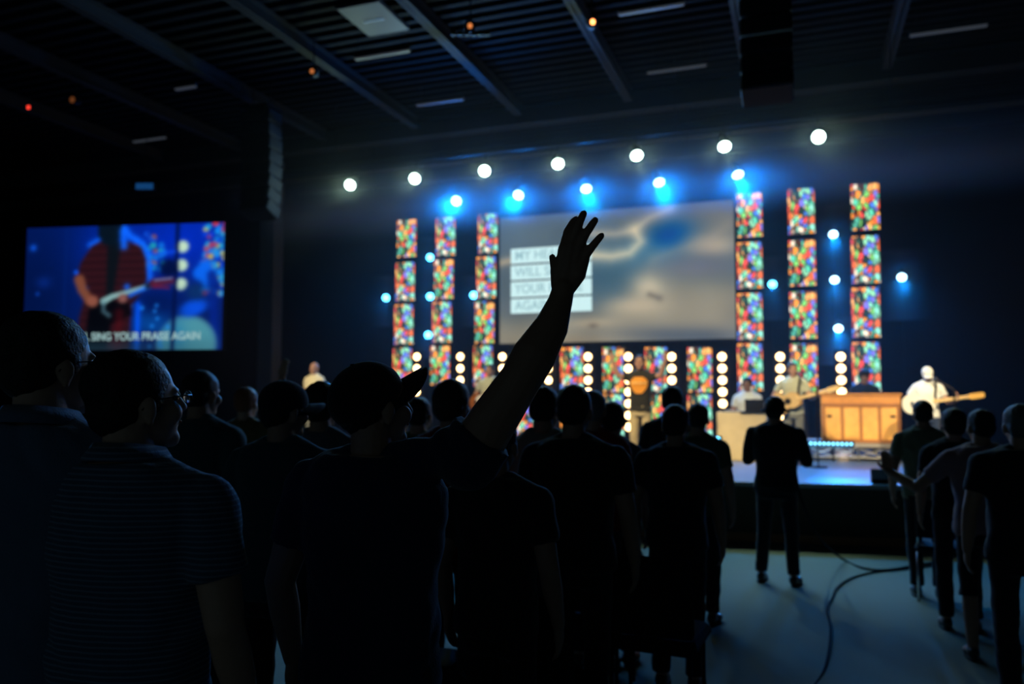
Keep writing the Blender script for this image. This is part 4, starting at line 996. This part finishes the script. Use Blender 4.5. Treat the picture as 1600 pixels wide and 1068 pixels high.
guitar(s7, 178, (.12, .19, .94), (-.90, .12, .14), 'cream-white electric guitar with a pale maple headstock at the right of the stage', 'electric', WHG, WHG, MAPLE, mat('honey_maple', (.85, .50, .12), .3))
guitar(s2, 178, (.10, .19, .95), (-.88, .12, .24), 'brown guitar held by the person partly behind the raised arm', 'electric', SUN, SUN, MAPLE, ROSE)
mic(1247, 585, 12.7, 'microphone stand with the boom in front of the acoustic guitarist', (.25, -.1)); mic(1462, 592, 12.75, 'thin microphone stand before the guitarist in the white cap', (.22, -.05))
# printed emblem on the black t-shirt: an orange rounded shield with a pale band
from mathutils.bvhtree import BVHTree
sh_o = [c for c in s3.children if c.name.startswith('shirt')][0]
bv = BVHTree.FromPolygons([v.co.copy() for v in sh_o.data.vertices], [tuple(p.vertices) for p in sh_o.data.polygons])
def decal(name, inside, x0, x1, z0, z1, m, parent, off, n=36):
    vs = []; idx = {}; fs = []
    for j in range(n + 1):
        for i in range(n + 1):
            x = x0 + (x1 - x0) * i / n; z = z0 + (z1 - z0) * j / n
            h = bv.ray_cast(Vector((x, 1, z)), Vector((0, -1, 0)))[0]; idx[i, j] = len(vs); vs.append((x, (h.y if h else .12) + off, z))
    for j in range(n):
        for i in range(n):
            if inside((i + .5) / n * 2 - 1, (j + .5) / n * 2 - 1): fs.append((idx[i, j], idx[i + 1, j], idx[i + 1, j + 1], idx[i, j + 1]))
    b = MB(); b.add(vs, fs); return b.build(name, m, parent, True)
S3 = prs_H[s3.name] / 1.75
def shield(u, v):
    w_ = .95 * math.cos(min(abs(v - .35) * 1.05, 1.57)) ** .6 if v < .35 else .95 * (1 - ((v - .35) / .65) ** 2 * .55)
    return abs(u) < w_
e1 = decal('shirt_print', shield, -.145 * S3, .145 * S3, 1.14 * S3, 1.40 * S3, mat('orange_print', (.85, .33, .04), .8), sh_o, .004)
decal('print_band', lambda u, v: abs(v) < .22 and abs(u) < .92 and int((u + 1) * 9) % 5 != 4, -.13 * S3, .13 * S3, 1.255 * S3, 1.355 * S3, mat('pale_orange_print', (.95, .62, .22), .8), e1, .007)

# ================================================================== the audience
F = fabric
POLO = mat('striped_polo', (.050, .075, .125), .95, 0, .1, .3, 160, .10, .15, stripes=(26, (.12, .17, .24)))
PALEPOLO = F('pale_polo', (.085, .12, .19)); TEALS = F('teal_shirt', (.02, .05, .06)); BLK = F('black_shirt', (.010, .012, .014)); OLIVE = F('olive_shirt', (.075, .08, .045)); GRYS = F('grey_shirt', (.10, .10, .12))
REDS = F('red_shirt', (.20, .015, .012)); PINK = F('dusty_pink_shirt', (.26, .15, .16)); PLAID = F('brown_plaid_shirt', (.14, .09, .04)); SAGE = F('sage_shirt', (.16, .17, .11)); GREEN = F('green_shirt', (.03, .07, .02)); PALE2 = F('stone_shirt', (.24, .21, .17))
# the man with the raised hand
def hero_arm(b, L):
    k = lambda px, py, d: L(P(px, py, d)); r = lambda v, d=2.15: v / FPX * d * (.93 if v < 9.6 else 1)
    ch = [(735, 712, 2.12, 42), (768, 660, 2.10, 38), (813.5, 592, 2.10, 32.5), (834, 556, 2.12, 34.5), (861, 511, 2.15, 27.5), (875, 472, 2.18, 20), (880, 452, 2.19, 18)]
    for c0, c1 in zip(ch, ch[1:]): b.cap(k(*c0[:3]), k(*c1[:3]), r(c0[3]), r(c1[3]))
    for (x0, y0), (x1, y1), r0, r1 in (((873, 450), (882, 388), 11, 10.5), ((879, 450), (892, 385), 12.5, 11), ((886, 450), (902, 392), 12, 11), ((890, 446), (911, 405), 11, 11), ((872, 446), (869, 422), 11.5, 10), ((890, 448), (903, 428), 12, 13.5), ((903, 428), (910, 408), 13, 11)):
        b.cap(k(x0, y0, 2.195), k(x1, y1, 2.205), r(r0), r(r1))
    fing = {'thumb': ([(869.5, 428, 9.5, 2.20), (864.8, 410, 6.9, 2.215), (863, 401.5, 6.0, 2.225)],),
            'index': ([(881.5, 386, 9.0, 2.205), (887.5, 362, 8.3, 2.22), (896, 347, 7.2, 2.235), (900, 342.5, 6.0, 2.24)],),
            'middle': ([(892, 383, 9.0, 2.205), (901, 357, 8.0, 2.205), (908, 342, 7.2, 2.21), (911.8, 333.5, 6.4, 2.22)],),
            'ring': ([(903, 388, 8.8, 2.20), (915.5, 365, 7.6, 2.20), (925.5, 350, 6.9, 2.205), (930, 344, 6.1, 2.21)],),
            'pinky': ([(913.5, 400, 8.6, 2.20), (926.5, 383.5, 7.2, 2.20), (936.5, 371.5, 6.4, 2.205), (940, 368, 5.8, 2.21)],)}
    for (c,) in fing.values():
        for p0, p1 in zip(c, c[1:]): b.cap(k(p0[0], p0[1], p0[3]), k(p1[0], p1[1], p1[3]), r(p0[2]), r(p1[2]))
hero = {'arm': [P(735, 712, 2.12), P(813.5, 592, 2.10), P(880, 455, 2.19)], 'fn': hero_arm}
person('person in a dark cap and navy t-shirt raising the right hand high', 585, 555, 2.25, face=4, head=(36, 4), tilt=22, arms=('down', 'down'), shirt=NAVY, trousers=DARKT, hair='undercap', hairmat=HAIRD, cap='ball', capm=F('dark_cap', (.010, .010, .012)), hat_h=.018, seed=21, voxel=.0045, cvox=.011, hero=hero, skin=SKIN2, eyes=True, build=1.12)
person('tall person in glasses and a pale polo at the far left edge, seen from behind', 76, 490, 2.0, face=8, head=(22, 4), shirt=PALEPOLO, trousers=DARKT, hair='short', seed=22, voxel=.007, cvox=.011, collar=True, glasses=True, eyes=True, build=1.15)
person('person in glasses and a finely striped blue polo shirt, seen from behind', 212, 549, 1.92, face=6, head=(30, 8), shirt=POLO, trousers=DARKT, hair='short', seed=23, voxel=.007, cvox=.010, collar=True, glasses=True, eyes=True, build=1.16)
crowd = [
 ('person in a small dark cap between the striped polo and the raised-arm man', 443, 592, 3.4, dict(face=5, head=(25, 0), shirt=TEALS, cap='ball', hair='undercap', hat_h=.012, capm=F('charcoal_cap', (.014, .014, .018)), build=1.08)),
 ('person with close-cropped hair in a dark teal shirt behind the striped polo', 315, 580, 4.5, dict(face=3, head=(6, 0), shirt=TEALS, hair='short', build=1.1)),
 ('person with red-brown long hair half hidden by the tall person in glasses', 136, 578, 4.6, dict(face=2, head=(12, 0), shirt=PALE2, hair='long', hairmat=HAIRR)),
 ('person in a brown plaid shirt with red-brown hair raising one hand', 385, 606, 6.6, dict(face=2, shirt=PLAID, hair='short', hairmat=HAIRR, arms=('down', ((.22, .08, 1.60), (.235, .14, 1.84), (.05, .1, 1), (0, 1, 0), (-1, 0, 0))), skin=SKIN)),
 ('person with dark bushy hair and a grey shirt just left of the dark cap', 503, 600, 4.4, dict(face=2, shirt=GRYS, hair='bushy', build=.95)),
 ('person in a red shirt behind the raised arm, between cap brim and elbow', 706, 597, 4.3, dict(face=0, head=(8, 0), shirt=REDS, hair='bushy', hairmat=HAIRB)),
 ('person in a green shirt left of the person in red, face turned away', 655, 622, 5.6, dict(face=0, shirt=GREEN, hair='short')),
 ('dark-haired person in a stone-coloured shirt right of the raised elbow', 850, 605, 4.6, dict(face=-4, shirt=PALE2, hair='short', build=1.0)),
 ('broad person in a black shirt, largest silhouette right of the raised arm', 897, 603, 4.0, dict(face=-3, head=(0, 0), shirt=BLK, hair='short', build=1.16)),
 ('person in a black shirt whose head is hidden behind the raised upper arm', 776, 650, 3.1, dict(face=-2, shirt=F('off_black_shirt', (.016, .018, .02)), hair='short', build=1.02)),
 ('person with grey hair in a dark red shirt right of the broad black silhouette', 926, 611, 5.3, dict(face=-2, shirt=REDS, hair='short', hairmat=HAIRG)),
 ('short person with dark hair in front of the singer with spread arms', 957, 628, 5.4, dict(face=-3, head=(-5, 0), shirt=GRYS, hair='bun', build=.9)),
 ('tall person with dark hair right below the singer with spread arms', 1050, 604, 6.8, dict(face=-4, shirt=BLK, hair='short', build=1.05)),
 ('stocky person in a dark t-shirt below the short LED panel columns', 1055, 633, 4.9, dict(face=-4, shirt=F('ink_shirt', (.013, .015, .02)), hair='short', build=1.10)),
 ('person in an olive shirt standing left of the brimmed-hat silhouette', 1090, 631, 6.4, dict(face=-8, head=(-12, 0), shirt=OLIVE, hair='short', build=1.05)),
 ('person in a brimmed hat and black jacket standing alone on the open carpet', 1210, 621, 7.7, dict(face=-14, head=(-6, 0), shirt=BLK, sleeve='long', trousers=DARKT, hair='bushy', cap='bucket', hat_h=.0, arms=('camera', 'camera'), stance=.15, build=1.20)),
 ('person in a sage shirt and dark trousers at the front of the right group', 1441, 626, 7.2, dict(face=-6, head=(-4, 0), shirt=SAGE, hair='short', build=1.08, stance=.09)),
 ('person in a black shirt between the sage shirt and the pink shirt', 1489, 640, 6.2, dict(face=-2, head=(-8, 0), shirt=BLK, hair='bushy', build=1.05)),
 ('person in a dusty pink shirt holding out an open left hand', 1531, 640, 5.5, dict(face=-4, head=(-22, 0), shirt=PINK, hair='short', build=1.12, shorts=True, arms=(((.37, .08, 1.17), (.54, .26, 1.27), (.08, .12, 1), (-.5, -.7, .3), (1, .1, 0)), 'down'), voxelf=1)),
 ('person in a black shirt cut off by the right edge of the picture', 1592, 632, 4.5, dict(face=0, head=(-8, 0), shirt=BLK, hair='short', hairmat=HAIRG, build=1.15)),
]
seated = []
for i, (lab, x, y, d, k) in enumerate(crowd):
    vx = .0075 if k.pop('voxelf', 0) else .0095
    pr = person(lab, x, y, d, seed=40 + i, voxel=vx, **{'skin': SKIN2, **k})  # darker default skin puts the crowd's shade into its colour
    if x < 1060 and 3.0 < d < 5.7 and x not in (136, 503, 850, 926): seated.append((pr, lab))

# ------------------------------------------------------------------ dark chairs added to darken the bright floor between the audience
UPH = mat('charcoal_upholstery', (.012, .013, .016), .95, 0, .1, .3, 120, .15)
def filler_chair():
    c = empty('filler_chair', (0, 0, 0), 0)
    MB().bbox((0, 0, .44), (.50, .46, .08), .03).build('seat', UPH, c)
    MB().bbox((0, -.24, .70), (.48, .06, .42), .028, Matrix.Rotation(R(9), 3, 'X')).build('backrest', UPH, c)
    for sx, sy in ((-1, -1), (-1, 1), (1, -1), (1, 1)): MB().tube([(sx * .21, sy * .20 - .02, 0), (sx * .21, sy * .18, .41)], .011).build('leg', BLACKMETAL, c, True)
    return c
ach = filler_chair()
near_ = ['behind the small dark cap', 'behind the cropped head beside the striped polo', 'behind the person in the red shirt', 'behind the green shirt at the left of the red shirt', 'behind the broadest black silhouette', 'behind the head hidden by the raised arm', 'behind the short dark-haired person', 'behind the stocky dark t-shirt']
for i, (pr, lab) in enumerate(seated):
    o = ach if i == 0 else copy_tree(ach)
    fz_ = pr.rotation_euler.z; o.location = pr.location + Vector((math.sin(fz_), -math.cos(fz_), 0)) * .50; o.location.z = floor_z(o.location.x, o.location.y) - .002
    o.rotation_euler.z = fz_; tag(o, 'added dark chair hiding floor ' + near_[i % 8], 'chair', 'dark chairs added to fill the floor gaps')
# ------------------------------------------------------------------ cables and an empty chair
def spline(pts, n=8):
    out = []; V_ = [Vector(p) for p in pts]
    for i in range(len(V_) - 1):
        p0, p1, p2, p3 = V_[max(i - 1, 0)], V_[i], V_[i + 1], V_[min(i + 2, len(V_) - 1)]
        for k in range(n):
            t_ = k / n; out.append(.5 * ((2 * p1) + (p2 - p0) * t_ + (2 * p0 - 5 * p1 + 4 * p2 - p3) * t_ * t_ + (3 * p1 - p0 - 3 * p2 + p3) * t_ ** 3))
    return out + [V_[-1]]
CBL = mat('cable_rubber', (.008, .009, .012), .9, 0, .05)
fz = lambda x, y: PZ(x, y, .012)
b = MB(); b.tube(spline([P(1236, 700, 7.45), P(1247, 762, 7.5), P(1262, 805, 7.65), P(1280, 838, 7.95), P(1300, 860, 8.25), fz(1322, 876), fz(1345, 886), fz(1372, 890), fz(1400, 888), fz(1440, 881), fz(1475, 878)]), .011)
tag(b.build('camera_cable', CBL, None, True), 'black cable drooping from the person in the brimmed hat down onto the carpet', 'cable')
b = MB(); b.tube(spline([fz(1468, 882), fz(1410, 889), fz(1368, 893), fz(1332, 902), fz(1308, 918), fz(1300, 935), fz(1293, 952), fz(1298, 985), fz(1290, 1040), fz(1270, 1075)]), .010)
tag(b.build('floor_cable', CBL, None, True), 'black cable curving across the carpet towards the viewer', 'cable')
q = PZ(1462, 925, 0); ch = empty('stacking_chair', (q.x, q.y, 0), R(-8), 'empty chair with chrome legs standing half hidden in the right group', 'chair')
MB().bbox((.08, -.22, .45), (.46, .46, .06), .025).build('seat', BLK, ch); MB().bbox((.08, -.46, .72), (.44, .05, .34), .02, Matrix.Rotation(R(8), 3, 'X')).build('backrest', BLK, ch)
for sx, sy in ((-1, -1), (-1, 1), (1, -1), (1, 1)):
    MB().tube([(.08 + sx * .21, -.22 + sy * .21, 0.0), (.08 + sx * .205, -.22 + sy * .18, .42)], .012).build('leg', CHROME, ch, True)
for sx in (-1, 1): MB().tube([(.08 + sx * .20, -.41, .42), (.08 + sx * .20, -.46, .80)], .012).build('back_frame', CHROME, ch, True)

# ================================================================== haze over the stage: thin throughout, with denser haze added to make lamps glow
def haze(lo, hi, dens, an, label):
    c = [(a + b) / 2 for a, b in zip(lo, hi)]; o = MB().box(c, [b - a for a, b in zip(lo, hi)]).build('stage_haze', None)
    m = bpy.data.materials.new('haze'); m.use_nodes = True; nt = m.node_tree; nt.nodes.clear()
    out = nt.nodes.new('ShaderNodeOutputMaterial'); v = nt.nodes.new('ShaderNodeVolumeScatter')
    v.inputs['Color'].default_value = (1, 1, 1, 1); v.inputs['Density'].default_value = dens; v.inputs['Anisotropy'].default_value = an
    nt.links.new(v.outputs[0], out.inputs['Volume']); o.data.materials[0] = m
    tag(o, label, 'haze', None, 'stuff')
haze((-13, 10.6, .80), (5.9, 18.95, 7.0), .003, .4, 'thin theatrical haze hanging over the whole stage')
haze((-12, 16.7, .85), (5.0, 18.93, 5.6), .006, .25, 'added haze along the back of the stage for glow round the pole lamps')  # layer added so the low pole lamps show a glow
def halo_haze(y, z, rad, dens, label, x=None, z0=None, z1=None):  # denser haze added round the lamps to imitate their bloom
    """a tube of haze added round lamps to shape their glow, thinning outwards"""
    b = MB(); b.cyl((-11.5, y, z), (4.5, y, z), rad, n=24) if x is None else b.cyl((x, y, z0), (x, y, z1), rad, n=24); o = b.build('halo_haze', None)
    m = bpy.data.materials.new('halo_haze'); m.use_nodes = True; nt = m.node_tree; nt.nodes.clear(); L = nt.links
    out = nt.nodes.new('ShaderNodeOutputMaterial'); v = nt.nodes.new('ShaderNodeVolumeScatter'); v.inputs['Anisotropy'].default_value = .2
    tc = nt.nodes.new('ShaderNodeTexCoord'); sp = nt.nodes.new('ShaderNodeVectorMath'); sp.operation = 'SUBTRACT'; sp.inputs[1].default_value = (x or 0, y, z)
    ml = nt.nodes.new('ShaderNodeVectorMath'); ml.operation = 'MULTIPLY'; ml.inputs[1].default_value = (0, 1 / rad, 1 / rad) if x is None else (1 / rad, 1 / rad, 0)
    ln = nt.nodes.new('ShaderNodeVectorMath'); ln.operation = 'LENGTH'
    L.new(tc.outputs['Object'], sp.inputs[0]); L.new(sp.outputs[0], ml.inputs[0]); L.new(ml.outputs[0], ln.inputs[0])
    a = nt.nodes.new('ShaderNodeMath'); a.operation = 'SUBTRACT'; a.use_clamp = True; a.inputs[0].default_value = 1; L.new(ln.outputs['Value'], a.inputs[1])
    p = nt.nodes.new('ShaderNodeMath'); p.operation = 'POWER'; p.inputs[1].default_value = 2; L.new(a.outputs[0], p.inputs[0])
    q = nt.nodes.new('ShaderNodeMath'); q.operation = 'MULTIPLY'; q.inputs[1].default_value = dens; L.new(p.outputs[0], q.inputs[0])
    L.new(q.outputs[0], v.inputs['Density']); L.new(v.outputs[0], out.inputs['Volume']); o.data.materials[0] = m
    tag(o, label, 'haze', None, 'stuff')
halo_haze(15.35, 5.85, .80, .75, 'added haze shaping the glow along the row of blue spotlights')
halo_haze(13.85, 5.95, .60, .11, 'added haze shaping the glow along the row of white spotlights')
for px, y0, y1, rad, dn, lab in ((1305, 320, 570, .62, .45, 'added glow haze round the pole lamps between the two right panel columns'), (1409, 390, 500, .62, .45, 'added glow haze round the lone pole lamp at the right'),
                               (1207, 400, 500, .5, .30, 'added glow haze round the pole lamp just right of the screen panels'), (671, 370, 560, .5, .30, 'added glow haze round the pole lamps between the two left panel columns'),
                               (603, 430, 510, .5, .30, 'added glow haze round the pole lamp left of all the panels'), (740, 430, 510, .5, .25, 'added glow haze round the pole lamp left of the panels by the screen')):
    c_ = PY(px, 450, WALLY); halo_haze(WALLY + .05, 0, rad, dn, lab, c_.x, PY(px, y1, WALLY).z, PY(px, y0, WALLY).z)
scene.cycles.volume_max_steps = 64
